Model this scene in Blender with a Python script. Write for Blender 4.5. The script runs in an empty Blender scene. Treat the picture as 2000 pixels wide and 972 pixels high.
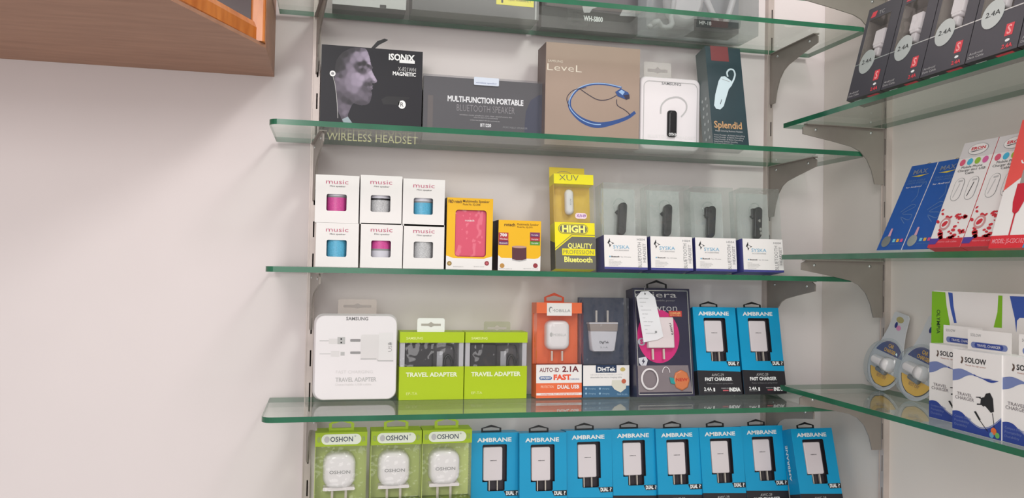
import bpy, math, random
from mathutils import Vector, Matrix
from mathutils.geometry import tessellate_polygon
random.seed(7)
S = bpy.context.scene
COL = S.collection

# ------------------------------------------------------------------ camera
CF = Vector((0.2174, 0.9758, 0.0226)); CR = Vector((0.9758, -0.2178, 0.0197)); CU = Vector((-0.0241, -0.0178, 0.9996))
FPX = 1598.35
cam_d = bpy.data.cameras.new('camera'); cam = bpy.data.objects.new('camera', cam_d); COL.objects.link(cam)
cam_d.sensor_width = 36.0; cam_d.lens = 36.0 * FPX / 2000.0; cam_d.clip_start = 0.01
mw = Matrix.Identity(4)
for i in range(3):
    mw[i][0] = CR[i]; mw[i][1] = CU[i]; mw[i][2] = -CF[i]
cam.matrix_world = mw
S.camera = cam

# ------------------------------------------------------------------ world, lights, exposure
S.view_settings.view_transform = 'Standard'; S.view_settings.look = 'None'
S.view_settings.exposure = -0.20; S.view_settings.gamma = 1.0; S.view_settings.use_curve_mapping = False
w = bpy.data.worlds.new('world'); S.world = w; w.use_nodes = True
w.node_tree.nodes['Background'].inputs[0].default_value = (1.0, 0.965, 0.95, 1)
w.node_tree.nodes['Background'].inputs[1].default_value = 0.68

def area(name, loc, target, sx, sy, power, col):
    l = bpy.data.lights.new(name, 'AREA'); l.shape = 'RECTANGLE'; l.size = sx; l.size_y = sy
    l.energy = power; l.color = col
    o = bpy.data.objects.new(name, l); COL.objects.link(o); o.location = loc
    o.rotation_euler = (Vector(target) - Vector(loc)).to_track_quat('-Z', 'Y').to_euler()
    return o
area('ceiling_and_fill_light', (0.90, 0.10, 1.50), (0.35, 1.6, 0.1), 0.40, 0.40, 18, (1, 0.975, 0.955))
area('ceiling_and_fill_light', (-0.55, -0.9, 0.95), (0.95, 1.5, 0.0), 0.9, 0.6, 21, (1, 0.965, 0.95))  # added fill from the left to brighten the right wall, not a ceiling panel
area('added_front_fill', (-0.6, -2.4, 0.1), (0.5, 1.6, 0.0), 2.4, 1.5, 26, (1, 0.97, 0.965))  # added broad front fill that brightens under the shelves, no actual window

# ------------------------------------------------------------------ materials
def lin(c):
    c = c / 255.0
    return c / 12.92 if c <= 0.04045 else ((c + 0.055) / 1.055) ** 2.4
def rgb(r, g, b): return (lin(r), lin(g), lin(b), 1)
MC = {}
def m(name, c=None, rough=0.5, metal=0.0, spec=0.5, noise=0.0, nscale=40.0, bump=0.0, coat=0.0):
    if name in MC: return MC[name]
    mt = bpy.data.materials.new(name); mt.use_nodes = True
    nt = mt.node_tree; b = nt.nodes['Principled BSDF']
    b.inputs['Base Color'].default_value = rgb(*c); b.inputs['Roughness'].default_value = rough
    b.inputs['Metallic'].default_value = metal; b.inputs['Specular IOR Level'].default_value = spec
    b.inputs['Coat Weight'].default_value = coat; b.inputs['Coat Roughness'].default_value = 0.08
    if noise or bump:
        tc = nt.nodes.new('ShaderNodeTexCoord'); nz = nt.nodes.new('ShaderNodeTexNoise')
        nz.inputs['Scale'].default_value = nscale; nz.inputs['Detail'].default_value = 3
        nt.links.new(tc.outputs['Object'], nz.inputs['Vector'])
        if noise:
            mx = nt.nodes.new('ShaderNodeMix'); mx.data_type = 'RGBA'
            mx.inputs[6].default_value = rgb(*[max(0, v * (1 - noise)) for v in c])
            mx.inputs[7].default_value = rgb(*[min(255, v * (1 + noise)) for v in c])
            nt.links.new(nz.outputs['Fac'], mx.inputs[0]); nt.links.new(mx.outputs[2], b.inputs['Base Color'])
        if bump:
            bp = nt.nodes.new('ShaderNodeBump'); bp.inputs['Strength'].default_value = bump
            bp.inputs['Distance'].default_value = 0.002
            nt.links.new(nz.outputs['Fac'], bp.inputs['Height']); nt.links.new(bp.outputs['Normal'], b.inputs['Normal'])
    MC[name] = mt
    return mt

def clear(name, tint, diff=0.0, dcol=(255, 255, 255), rough=0.03, bump=0.0, nscale=60, f0=0.04, dist=0.002, gain=1.0):
    """see-through sheet: tinted transparency + mirror term rising at grazing angles"""
    if name in MC: return MC[name]
    mt = bpy.data.materials.new(name); mt.use_nodes = True; nt = mt.node_tree; nt.nodes.clear()
    N = nt.nodes.new; L = nt.links.new
    out = N('ShaderNodeOutputMaterial'); tr = N('ShaderNodeBsdfTransparent'); gl = N('ShaderNodeBsdfGlossy')
    tr.inputs[0].default_value = rgb(*tint); gl.inputs['Roughness'].default_value = rough
    gl.inputs[0].default_value = (1, 1, 1, 1)
    lw = N('ShaderNodeLayerWeight'); lw.inputs['Blend'].default_value = 0.5
    pw = N('ShaderNodeMath'); pw.operation = 'POWER'; pw.inputs[1].default_value = 5
    ml = N('ShaderNodeMath'); ml.operation = 'MULTIPLY_ADD'; ml.inputs[1].default_value = (1 - f0) * gain; ml.inputs[2].default_value = f0
    L(lw.outputs['Facing'], pw.inputs[0]); L(pw.outputs[0], ml.inputs[0])
    mix = N('ShaderNodeMixShader'); L(ml.outputs[0], mix.inputs[0])
    base = tr.outputs[0]
    if diff:
        df = N('ShaderNodeBsdfDiffuse'); df.inputs[0].default_value = rgb(*dcol)
        m2 = N('ShaderNodeMixShader'); m2.inputs[0].default_value = diff
        L(tr.outputs[0], m2.inputs[1]); L(df.outputs[0], m2.inputs[2]); base = m2.outputs[0]
    L(base, mix.inputs[1]); L(gl.outputs[0], mix.inputs[2]); L(mix.outputs[0], out.inputs[0])
    if bump:
        tc = N('ShaderNodeTexCoord'); nz = N('ShaderNodeTexNoise'); nz.inputs['Scale'].default_value = nscale
        bp = N('ShaderNodeBump'); bp.inputs['Strength'].default_value = bump; bp.inputs['Distance'].default_value = dist
        L(tc.outputs['Object'], nz.inputs['Vector']); L(nz.outputs['Fac'], bp.inputs['Height'])
        L(bp.outputs['Normal'], gl.inputs['Normal'])
    MC[name] = mt
    return mt

GLASS = clear('shelf_glass', (243, 248, 245), rough=0.015, gain=0.78)
EDGE = m('glass_edge_green', (32, 98, 70), rough=0.14, noise=0.22, nscale=14, spec=0.6)
FILM = clear('clear_film', (252, 252, 252), diff=0.0, rough=0.05, bump=0.8, nscale=24, dist=0.008)
SLEEVE = clear('clear_sleeve_film', (250, 250, 252), diff=0.02, rough=0.04, bump=0.30, nscale=9, dist=0.016, f0=.045)
CLEAR = clear('clear_plastic', (246, 249, 248), diff=0.045, dcol=(235, 240, 238), rough=0.07, bump=0.8, nscale=30, dist=.006)
CLEARW = clear('clear_blister', (244, 246, 247), diff=0.07, dcol=(235, 238, 236), rough=0.12, bump=0.5, nscale=35)
TAB = clear('clear_tab', (240, 238, 236), diff=0.35, dcol=(240, 236, 234), rough=0.1)
WHITE = m('white_card', (236, 232, 230), rough=0.42)
WPLAS = m('white_plastic', (234, 228, 230), rough=0.28, spec=0.5)
BLACK = m('black_plastic', (24, 24, 27), rough=0.3)
BCARD = m('black_card', (36, 35, 41), rough=0.42, spec=0.3)
INK = m('black_ink', (28, 28, 32), rough=0.6)
WINK = m('white_ink', (240, 240, 240), rough=0.5)
GREY = m('grey_ink', (140, 140, 142), rough=0.5)
LGREY = m('light_grey_ink', (188, 186, 186), rough=0.5)
METAL = m('prong_metal', (222, 214, 204), rough=0.25, metal=0.45)
SILVER = m('silver_foil', (205, 208, 206), rough=0.22, metal=0.85)
ALU = m('aluminium_channel', (196, 184, 178), rough=0.38, metal=0.35, noise=0.08, nscale=30)
BRK = m('bracket_steel', (150, 142, 135), rough=0.42, metal=0.35, noise=0.06, nscale=20)
SLOT = m('slot_dark', (52, 40, 36), rough=0.9)

# ------------------------------------------------------------------ mesh building
TXT = {}
def text_mesh(s, bold):
    k = (s, bold)
    if k in TXT: return TXT[k]
    c = bpy.data.curves.new('t', 'FONT'); c.body = s; c.size = 1; c.resolution_u = 2
    c.offset = bold; c.fill_mode = 'FRONT'
    o = bpy.data.objects.new('t', c)
    me = bpy.data.meshes.new_from_object(o)
    vs = [(v.co.x, v.co.y) for v in me.vertices]; fs = [tuple(p.vertices) for p in me.polygons]
    bpy.data.objects.remove(o); bpy.data.curves.remove(c); bpy.data.meshes.remove(me)
    xs = [v[0] for v in vs] or [0, 1]; x0, x1 = min(xs), max(xs)
    TXT[k] = ([((x - x0) / (x1 - x0), y / 0.69) for x, y in vs], fs)
    return TXT[k]

def rrect(cx, cz, w, h, r, n=5):
    r = min(r, w / 2 - 1e-5, h / 2 - 1e-5); P = []
    for k, (sx, sz) in enumerate(((1, -1), (1, 1), (-1, 1), (-1, -1))):
        a0 = (-90 + 90 * k)
        for i in range(n + 1):
            a = math.radians(a0 + 90 * i / n)
            P.append((cx + sx * (w / 2 - r) + r * math.cos(a), cz + sz * (h / 2 - r) + r * math.sin(a)))
    return P
def ellip(cx, cz, a, b, n=28, rot=0):
    c, s = math.cos(rot), math.sin(rot); P = []
    for i in range(n):
        t = 2 * math.pi * i / n; x, z = a * math.cos(t), b * math.sin(t)
        P.append((cx + x * c - z * s, cz + x * s + z * c))
    return P

class MB:
    EPS = 0.00022
    def __init__(s): s.v = []; s.f = []; s.mi = []; s.mats = []; s.sm = []
    def mat(s, mt):
        if mt not in s.mats: s.mats.append(mt)
        return s.mats.index(mt)
    def add(s, vs, fs, mt, smooth=False):
        b = len(s.v); s.v += [tuple(v) for v in vs]; i = s.mat(mt)
        for f in fs: s.f.append(tuple(b + k for k in f)); s.mi.append(i); s.sm.append(smooth)
    def box(s, x0, x1, y0, y1, z0, z1, mt, front=None, skip=()):
        V = [(x0, y0, z0), (x1, y0, z0), (x1, y1, z0), (x0, y1, z0), (x0, y0, z1), (x1, y0, z1), (x1, y1, z1), (x0, y1, z1)]
        F = {'bottom': (0, 3, 2, 1), 'top': (4, 5, 6, 7), 'front': (0, 1, 5, 4), 'back': (2, 3, 7, 6), 'left': (3, 0, 4, 7), 'right': (1, 2, 6, 5)}
        for k, f in F.items():
            if k in skip: continue
            s.add([V[i] for i in f], [(0, 1, 2, 3)], front.get(k, mt) if isinstance(front, dict) else mt)
    def poly(s, P, mt, layer=1, y=0.0):
        yy = y - layer * s.EPS
        ar = sum(P[i][0] * P[(i + 1) % len(P)][1] - P[(i + 1) % len(P)][0] * P[i][1] for i in range(len(P)))
        if ar < 0: P = P[::-1]
        V = [(x, yy, z) for x, z in P]
        T = tessellate_polygon([[Vector(v) for v in V]])
        FF = []
        for a, b, c in T:
            n = (V[b][0] - V[a][0]) * (V[c][2] - V[a][2]) - (V[c][0] - V[a][0]) * (V[b][2] - V[a][2])
            FF.append((a, b, c) if n > 0 else (a, c, b))
        s.add(V, FF, mt)
    def holed(s, outer, hole, mt, y=0.0):
        V = [(x, y, z) for x, z in outer + hole]
        T = tessellate_polygon([[Vector((x, y, z)) for x, z in outer], [Vector((x, y, z)) for x, z in hole]])
        FF = []
        for a, b, c in T:
            n = (V[b][0] - V[a][0]) * (V[c][2] - V[a][2]) - (V[c][0] - V[a][0]) * (V[b][2] - V[a][2])
            FF.append((a, b, c) if n > 0 else (a, c, b))
        s.add(V, FF, mt)
    def wall(s, P, y0, y1, mt, closed=True, smooth=False):
        n = len(P); V = [(x, y0, z) for x, z in P] + [(x, y1, z) for x, z in P]
        s.add(V, [(i, n + i, n + (i + 1) % n, (i + 1) % n) for i in range(n if closed else n - 1)], mt, smooth)
    def prism(s, P, y0, y1, mt, side=None, smooth=False):
        ar = sum(P[i][0] * P[(i + 1) % len(P)][1] - P[(i + 1) % len(P)][0] * P[i][1] for i in range(len(P)))
        if ar < 0: P = P[::-1]
        s.poly(P, mt, 0, y0)
        k = len(s.f); s.poly(P, mt, 0, y1)
        for i in range(k, len(s.f)): s.f[i] = s.f[i][::-1]
        n = len(P); V = [(x, y0, z) for x, z in P] + [(x, y1, z) for x, z in P]
        s.add(V, [(i, n + i, n + (i + 1) % n, (i + 1) % n) for i in range(n)], side or mt, smooth)
    def ring(s, outer, hole, y0, y1, mt):
        s.holed(outer, hole, mt, y0)
        k = len(s.f); s.holed(outer, hole, mt, y1)
        for i in range(k, len(s.f)): s.f[i] = s.f[i][::-1]
        s.wall(outer, y0, y1, mt); s.wall(hole[::-1], y0, y1, mt)
    def loft(s, P, levels, mt, cap0=True, cap1=True, n_c=None):
        """levels: (y, inset) ; inset shrinks the outline about its centre"""
        cx = sum(p[0] for p in P) / len(P); cz = sum(p[1] for p in P) / len(P)
        hw = max(abs(p[0] - cx) for p in P); hh = max(abs(p[1] - cz) for p in P); n = len(P); V = []
        for y, ins in levels:
            sx, sz = 1 - ins / hw, 1 - ins / hh
            V += [(cx + (x - cx) * sx, y, cz + (z - cz) * sz) for x, z in P]
        F = []
        for k in range(len(levels) - 1):
            for i in range(n):
                j = (i + 1) % n; F.append((k * n + i, (k + 1) * n + i, (k + 1) * n + j, k * n + j))
        s.add(V, F, mt, True)
        if cap0: s.add(V[:n], [tuple(range(n))], mt)
        if cap1: s.add(V[-n:], [tuple(range(n))[::-1]], mt)
    def tube(s, pts, r, mt, n=8, closed=False):
        pts = [Vector(p) for p in pts]; V = []; N = len(pts)
        for i, p in enumerate(pts):
            a = pts[(i - 1) % N] if (closed or i > 0) else p; b = pts[(i + 1) % N] if (closed or i < N - 1) else p
            t = (b - a).normalized(); u = t.cross(Vector((0, 1, 0)))
            if u.length < 1e-3: u = t.cross(Vector((1, 0, 0)))
            u.normalize(); q = t.cross(u); rr = r[i] if isinstance(r, (list, tuple)) else r
            V += [p + rr * (math.cos(2 * math.pi * k / n) * u + math.sin(2 * math.pi * k / n) * q) for k in range(n)]
        F = []
        for i in range(N if closed else N - 1):
            j = (i + 1) % N
            F += [(i * n + k, i * n + (k + 1) % n, j * n + (k + 1) % n, j * n + k) for k in range(n)]
        if not closed: F += [tuple(range(n))[::-1], tuple((N - 1) * n + k for k in range(n))]
        s.add(V, F, mt, True)
    def text(s, st, A, B, h, mt, layer=2, bold=0.0, y=0.0, snap=True, xf=None):
        A, B = Vector(A), Vector(B)
        if snap:
            if abs(B.y - A.y) < 0.3 * abs(B.x - A.x): B.y = A.y
            elif abs(B.x - A.x) < 0.3 * abs(B.y - A.y): B.x = A.x
        vs, fs = text_mesh(st, bold); d = B - A; L = d.length; d.normalize(); q = Vector((-d.y, d.x))
        V = []
        for x, z in vs:
            p = A + d * (x * L) + q * (z * h)
            V.append((p.x, y - layer * s.EPS, p.y) if xf is None else xf(p.x, p.y))
        s.add(V, fs, mt)
    def build(s, name, parent=None, loc=(0, 0, 0)):
        me = bpy.data.meshes.new(name); me.from_pydata(s.v, [], s.f)
        for mt in s.mats: me.materials.append(mt)
        for p, i, sm in zip(me.polygons, s.mi, s.sm): p.material_index = i; p.use_smooth = sm
        o = bpy.data.objects.new(name, me); COL.objects.link(o); o.parent = parent; o.location = loc
        return o

def smooth(pts, n=4):
    P = [Vector(p) for p in pts]; O = []
    for i in range(len(P) - 1):
        a, b, c, d = P[max(i - 1, 0)], P[i], P[i + 1], P[min(i + 2, len(P) - 1)]
        for k in range(n):
            t = k / n; O.append(.5 * ((2 * b) + (c - a) * t + (2 * a - 5 * b + 4 * c - d) * t * t + (3 * b - a - 3 * c + d) * t ** 3))
    O.append(P[-1]); return [tuple(o) for o in O]
def tag(o, label=None, cat=None, group=None, kind=None):
    if label: o['label'] = label
    if cat: o['category'] = cat
    if group: o['group'] = group
    if kind: o['kind'] = kind
    return o
def copy_tree(o, parent=None):
    c = o.copy(); COL.objects.link(c); c.parent = parent
    for ch in o.children: copy_tree(ch, c)
    return c

# ------------------------------------------------------------------ measuring: where a sight line meets a real plane
def ray(u, v): return CF + CR * ((u - 1000) / FPX) - CU * ((v - 486) / FPX)
def hit(u, v, p, n):
    r = ray(u, v); return r * (p.dot(n) / r.dot(n))

# heights of shelf tops (eye level is zero)
T = 0.0095
Z1, Z2, Z3, Z4, Z5 = 0.4989, 0.2467, -0.0059, -0.2623, -0.516
R0, R1, R2, R3 = 0.571, 0.3047, 0.0367, -0.2274
WALL = 1.675; WX = 1.102

class Item:
    """one thing standing on a shelf; local x right along its face, y into its depth, z up"""
    def __init__(s, name, label, cat, uvL, uvR, uvT, z, pos, depth, side=False, lean=0.0, yaw=0.0, group=None, h=None, w=None, off=0.0):
        base = -90 if side else 0
        s.d = depth; a = math.radians(lean)
        rot = Matrix.Rotation(math.radians(base + yaw), 4, 'Z') @ Matrix.Rotation(-a, 4, 'X')
        xl = rot.to_3x3() @ Vector((1, 0, 0)); zl = rot.to_3x3() @ Vector((0, 0, 1)); nl = xl.cross(zl)
        hp = Matrix.Rotation(math.radians(base + yaw), 3, 'Z') @ Vector((0, 1, 0))
        anchor = Vector((pos, 0, 0)) if side else Vector((0, pos, 0))
        zb = z + depth * math.sin(a) + 0.0003 + off
        pl = hit(uvL[0], uvL[1], anchor, hp)
        if w is None:
            pr = hit(uvR[0], uvR[1], anchor, hp) if yaw == 0 else hit(uvR[0], uvR[1], pl, hp)
            w = (pr - pl).dot(xl)
        s.w = w
        P0 = Vector((pl.x, pl.y, zb)); s.P0 = P0; s.xl = xl; s.zl = zl; s.nl = nl
        origin = P0 + xl * (w / 2)
        s.O = origin
        if h is None: h = (hit(uvT[0], uvT[1], P0, nl) - P0).dot(zl)
        s.h = h
        s.root = bpy.data.objects.new(name, None); COL.objects.link(s.root)
        s.root.empty_display_size = 0.02
        s.root.matrix_world = Matrix.Translation(origin) @ rot
        s.mat = s.root.matrix_world.copy()
        tag(s.root, label, cat, group)
    def p(s, u, v, back=0.0):
        q = hit(u, v, s.O - s.nl * 0 + s.back_vec() * back, s.nl) - s.O
        return (q.dot(s.xl), q.dot(s.zl))
    def back_vec(s): return -s.nl if s.nl.dot(s.O) < 0 else s.nl
    def P(s, L, back=0.0): return [s.p(u, v, back) for u, v in L]
    def T(s, mb, st, A, B, hpx, mt, bold=0.0, layer=2, snap=True, y=0.0):
        a, b = s.p(*A), s.p(*B); c = s.p(A[0], A[1] - hpx)
        mb.text(st, a, b, abs(c[1] - a[1]) if abs(b[0] - a[0]) > abs(b[1] - a[1]) else hpx * abs(s.p(A[0] + 1, A[1])[0] - a[0]), mt, layer, bold, y, snap)
    def rect(s, mb, u0, v0, u1, v1, mt, layer=1, r=0.0, y=0.0):
        a, b = s.p(u0, v1), s.p(u1, v0)
        cx, cz, w_, h_ = (a[0] + b[0]) / 2, (a[1] + b[1]) / 2, b[0] - a[0], b[1] - a[1]
        if r: mb.poly(rrect(cx, cz, w_, h_, r), mt, layer, y)
        else: mb.poly([(a[0], a[1]), (b[0], a[1]), (b[0], b[1]), (a[0], b[1])], mt, layer, y)
    def oval(s, mb, u, v, ru, rv, mt, layer=1, y=0.0):
        c = s.p(u, v); a = abs(s.p(u + ru, v)[0] - c[0]); b = abs(s.p(u, v - rv)[1] - c[1])
        mb.poly(ellip(c[0], c[1], a, b), mt, layer, y)
    def part(s, mb, name): return mb.build(name, s.root)
    def carton(s, mt, **faces):
        mb = MB(); mb.box(-s.w / 2, s.w / 2, 0, s.d, 0, s.h, mt, front=faces); return mb

# hanger tab made of a bent strap (trapezoid loop)
def hanger(mb, cx, z0, w, h, y, t, mt, bar=0.0022):
    o = [(cx - w / 2, z0), (cx + w / 2, z0), (cx + w / 2, z0 + h * .55), (cx, z0 + h), (cx - w / 2, z0 + h * .55)]
    i = [(cx - w / 2 + bar, z0 + bar * .8), (cx + w / 2 - bar, z0 + bar * .8), (cx + w / 2 - bar, z0 + h * .50), (cx, z0 + h - bar * 1.3), (cx - w / 2 + bar, z0 + h * .50)]
    mb.ring(o, i, y, y + t, mt)

def euro_tab(mb, cx, z0, w, h, y, t, mt):
    o = rrect(cx, z0 + h / 2, w, h, 0.004)
    z = z0 + h * .55
    i = [(cx - w * .36, z - h * .08), (cx - w * .1, z - h * .08), (cx, z - h * .16), (cx + w * .1, z - h * .08), (cx + w * .36, z - h * .08),
         (cx + w * .36, z + h * .08), (cx + w * .1, z + h * .08), (cx, z + h * .2), (cx - w * .1, z + h * .08), (cx - w * .36, z + h * .08)]
    mb.ring(o, i, y, y + t, mt)

# ================================================================== THE SETTING
def wall_material(name, c):
    mt = m(name, c, rough=0.75, noise=0.02, nscale=3.0)
    return mt
WM = wall_material('painted_wall', (226, 217, 216))
WM2 = wall_material('painted_side_wall', (226, 218, 212))
mb = MB(); mb.box(-1.6, WX + 0.1, WALL, WALL + 0.08, -1.3, 1.3, WM); tag(mb.build('wall_back'), kind='structure')
mb = MB(); mb.box(WX, WX + 0.1, -0.6, WALL - 0.0005, -1.3, 1.3, WM2); tag(mb.build('wall_right'), kind='structure')

# ------------------------------------------------------------------ slotted wall standards
def standard(cx, cy, side, label):
    """U channel with slot pairs; open lips face the room"""
    mb = MB(); hw, dp = 0.0075, 0.013
    mb.box(-hw, -hw + 0.0012, -dp, 0, -1.25, 1.25, ALU); mb.box(hw - 0.0012, hw, -dp, 0, -1.25, 1.25, ALU)
    mb.box(-hw + 0.0012, 0.0012, -dp, -dp + 0.0012, -1.25, 1.25, ALU); mb.box(0.0040, hw - 0.0012, -dp, -dp + 0.0012, -1.25, 1.25, ALU)
    mb.box(-hw + 0.0006, -hw + 0.0022, -dp - 0.0012, -dp, -1.25, 1.25, ALU)
    z = -1.25
    while z < 1.22:
        mb.box(0.0012, 0.0040, -dp, -dp + 0.0012, z, z + 0.032, ALU); z += 0.0635
    mb.box(0.0012, 0.0040, -dp, -dp + 0.0012, z, 1.25, ALU)
    mb.box(-hw + 0.0012, hw - 0.0012, -0.0016, -0.0004, -1.25, 1.25, SLOT)
    o = mb.build('shelf_standard'); o.location = (cx, cy, 0)
    if side: o.rotation_euler = (0, 0, math.radians(-90))
    tag(o, label, 'shelf standard', None); return o
XS1, XS2, YS = -0.0345, 0.9575, 1.4475
YS2 = 0.45
standard(XS1, WALL, False, 'slotted metal wall standard left of the boxes, beside the bare wall')
standard(XS2, WALL, False, 'slotted metal wall standard near the right end of the long shelves')
standard(WX, YS, True, 'slotted metal wall standard on the right-hand wall beside the blue cable packs')

# ------------------------------------------------------------------ brackets
def bracket_mesh():
    L = 0.182
    P = [(0, 0), (-L + 0.012, 0), (-L, -0.006), (-L, -0.019), (-L * .62, -0.031), (-L * .40, -0.039), (-L * .30, -0.047),
         (-L * .21, -0.063), (-L * .15, -0.085), (-L * .11, -0.112), (0, -0.112)]
    mb = MB(); V = []
    # plate in the y-z plane, thickness along x
    n = len(P); th = 0.0014
    for sx in (-th, th): V += [(sx, y, z) for y, z in P]
    T_ = tessellate_polygon([[Vector((0, y, z)) for y, z in P]])
    F = [tuple(t) for t in T_] + [tuple(n + i for i in t[::-1]) for t in T_]
    F += [(i, (i + 1) % n, n + (i + 1) % n, n + i) for i in range(n)]
    mb.add(V, F, BRK)
    mb.box(-0.0065, 0.0065, -L + 0.006, -0.002, -0.0006, 0.0012, BRK)   # folded top lip
    for yy in (-0.03, -L + 0.028):
        mb.tube([(-0.0030, yy, -0.0095), (0.0030, yy, -0.0095)], 0.0028, SILVER, n=10)
    return mb
def bracket_at(loc, rz, label, group):
    r = copy_tree(B0) if bracket_at.n else B0
    bracket_at.n += 1
    r.location = loc; r.rotation_euler = (0, 0, math.radians(rz)); tag(r, label, 'shelf bracket'); return r
bracket_at.n = 0
B0 = bracket_mesh().build('shelf_bracket')
names = ['highest shelf of headphone boxes', 'shelf of earphone boxes', 'shelf of music boxes', 'shelf of lime adapter boxes', 'lowest shelf, below the blue row']
for zt, nm in zip((Z1, Z2, Z3, Z4), names):
    bracket_at((XS1, WALL - 0.0145, zt - T - 0.0014), 6, 'steel bracket at the left standard under the ' + nm, None)
    bracket_at((XS2, WALL - 0.0145, zt - T - 0.0014), 0, 'steel bracket at the right standard under the ' + nm, None)
for zt, nm in zip((R0, R1, R2, R3), ['shelf above the black cable boxes', 'shelf of black cable boxes', 'shelf of blue and red cable packs', 'shelf of round blister packs']):
    bracket_at((WX - 0.0145, YS, zt - T - 0.0014), -90, 'steel bracket on the right-hand wall under the ' + nm, None)

# ------------------------------------------------------------------ glass shelves
def shelf(x0, x1, y0, y1, z, label, rc=0.018, corners=(1, 1)):
    """plate with front corners rounded; edges show the green of the glass"""
    P = []
    if corners[0]:
        P += [(x0 + rc - rc * math.cos(a), y0 + rc - rc * math.sin(a)) for a in [i * math.pi / 12 for i in range(7)]]
    else: P.append((x0, y0))
    if corners[1]:
        P += [(x1 - rc + rc * math.sin(a), y0 + rc - rc * math.cos(a)) for a in [i * math.pi / 12 for i in range(7)]]
    else: P.append((x1, y0))
    P += [(x1, y1), (x0, y1)]
    n = len(P); mb = MB()
    mb.add([(x, y, z) for x, y in P], [tuple(range(n))], GLASS)
    mb.add([(x, y, z - T) for x, y in P], [tuple(range(n))[::-1]], GLASS)
    for i in range(n):
        a, b = P[i], P[(i + 1) % n]
        mb.add([(a[0], a[1], z - T), (b[0], b[1], z - T), (b[0], b[1], z), (a[0], a[1], z)], [(0, 1, 2, 3)], EDGE if i < n - 3 or True else GLASS)
    o = mb.build('glass_shelf'); tag(o, label, 'shelf'); return o
FR = 1.45; BK = WALL - 0.0135
SL, SR = -0.107, 1.052
for zt, lb in zip((Z1, Z2, Z3, Z4, Z5), [
        'highest green-edged glass shelf on the back wall under the large headphone boxes',
        'green-edged glass shelf carrying the earphone and speaker boxes',
        'green-edged glass shelf at eye level carrying the small white music boxes',
        'green-edged glass shelf carrying the lime travel adapters and orange charger',
        'lowest glass shelf under the row of blue charger boxes']):
    shelf(SL, SR if zt < Z1 + 1 else SR, FR, BK, zt, lb)
# side shelves, narrower, running towards the viewer
def side_shelf(z, label):
    x0, x1, y0, y1 = 0.899, WX - 0.0140, 0.50, 1.507
    P = [(x0, y0), (x1, y0), (x1, y1), (x0, y1)]; mb = MB()
    mb.add([(x, y, z) for x, y in P], [(0, 1, 2, 3)], GLASS); mb.add([(x, y, z - T) for x, y in P], [(3, 2, 1, 0)], GLASS)
    for i in range(4):
        a, b = P[i], P[(i + 1) % 4]
        mb.add([(a[0], a[1], z - T), (b[0], b[1], z - T), (b[0], b[1], z), (a[0], a[1], z)], [(0, 1, 2, 3)], EDGE)
    tag(mb.build('glass_shelf'), label, 'shelf')
side_shelf(R0, 'glass shelf on the right-hand wall above the black cable boxes')
side_shelf(R1, 'glass shelf on the right-hand wall carrying the black cable boxes')
side_shelf(R2, 'glass shelf on the right-hand wall carrying the blue and red cable packs')
side_shelf(R3, 'glass shelf on the right-hand wall carrying the blister packs and white charger boxes')

# ------------------------------------------------------------------ wooden wall cabinet, top left
def wood(name, c1, c2, scale, rough, rotz=0, spec=0.4):
    mt = bpy.data.materials.new(name); mt.use_nodes = True; nt = mt.node_tree; b = nt.nodes['Principled BSDF']
    tc = nt.nodes.new('ShaderNodeTexCoord'); mp = nt.nodes.new('ShaderNodeMapping'); nz = nt.nodes.new('ShaderNodeTexNoise')
    mp.inputs['Scale'].default_value = scale; mp.inputs['Rotation'].default_value = (0, 0, rotz)
    nz.inputs['Scale'].default_value = 9; nz.inputs['Detail'].default_value = 6; nz.inputs['Distortion'].default_value = 0.4
    cr = nt.nodes.new('ShaderNodeValToRGB'); cr.color_ramp.elements[0].position = .3; cr.color_ramp.elements[1].position = .7
    cr.color_ramp.elements[0].color = rgb(*c1); cr.color_ramp.elements[1].color = rgb(*c2)
    L = nt.links.new
    L(tc.outputs['Object'], mp.inputs[0]); L(mp.outputs[0], nz.inputs['Vector']); L(nz.outputs['Fac'], cr.inputs[0]); L(cr.outputs[0], b.inputs['Base Color'])
    b.inputs['Roughness'].default_value = rough; b.inputs['Specular IOR Level'].default_value = spec
    MC[name] = mt; return mt
PLY = wood('brown_plywood', (152, 112, 90), (168, 126, 102), (0.8, 7, 7), 0.5)
VARN = wood('varnished_orange_wood', (172, 92, 30), (202, 122, 52), (6, 6, 1.2), 0.28, spec=0.6)
MAROON = m('maroon_laminate', (72, 30, 30), rough=0.3)
cab = bpy.data.objects.new('wall_cabinet', None); COL.objects.link(cab); cab.location = (-0.5, 1.45, 0.367)
tag(cab, 'wooden wall cabinet with orange varnished frame, top left of the bare wall', 'cabinet')
def cpart(mb, name):
    mb.v = [(x + 0.5, y - 1.45, z - 0.367) for x, y, z in mb.v]; return mb.build(name, cab)
CX = -0.115; cz = 0.367; ctop = 0.86
plan = [(-1.15, WALL), (-1.15, 1.222), (-0.229, 1.222), (CX, 1.452), (CX, WALL - .0005)]
def hprism(mb, P, z0, z1, mt):
    n = len(P); V = [(x, y, z0) for x, y in P] + [(x, y, z1) for x, y in P]
    T_ = tessellate_polygon([[Vector((x, y, 0)) for x, y in P]])
    mb.add(V, [tuple(t) for t in T_] + [tuple(n + i for i in t[::-1]) for t in T_] + [(i, (i + 1) % n, n + (i + 1) % n, n + i) for i in range(n)], mt)
mb = MB(); hprism(mb, plan, cz, cz + 0.006, PLY); cpart(mb, 'underside_panel')
mb = MB(); mb.box(CX - 0.012, CX, 1.4535, WALL - .001, cz + 0.0062, ctop, PLY); cpart(mb, 'side_panel')
mb = MB(); mb.box(-1.13, CX - 0.0125, WALL - 0.012, WALL - 0.0005, cz + 0.0065, ctop - .001, MAROON)
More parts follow.
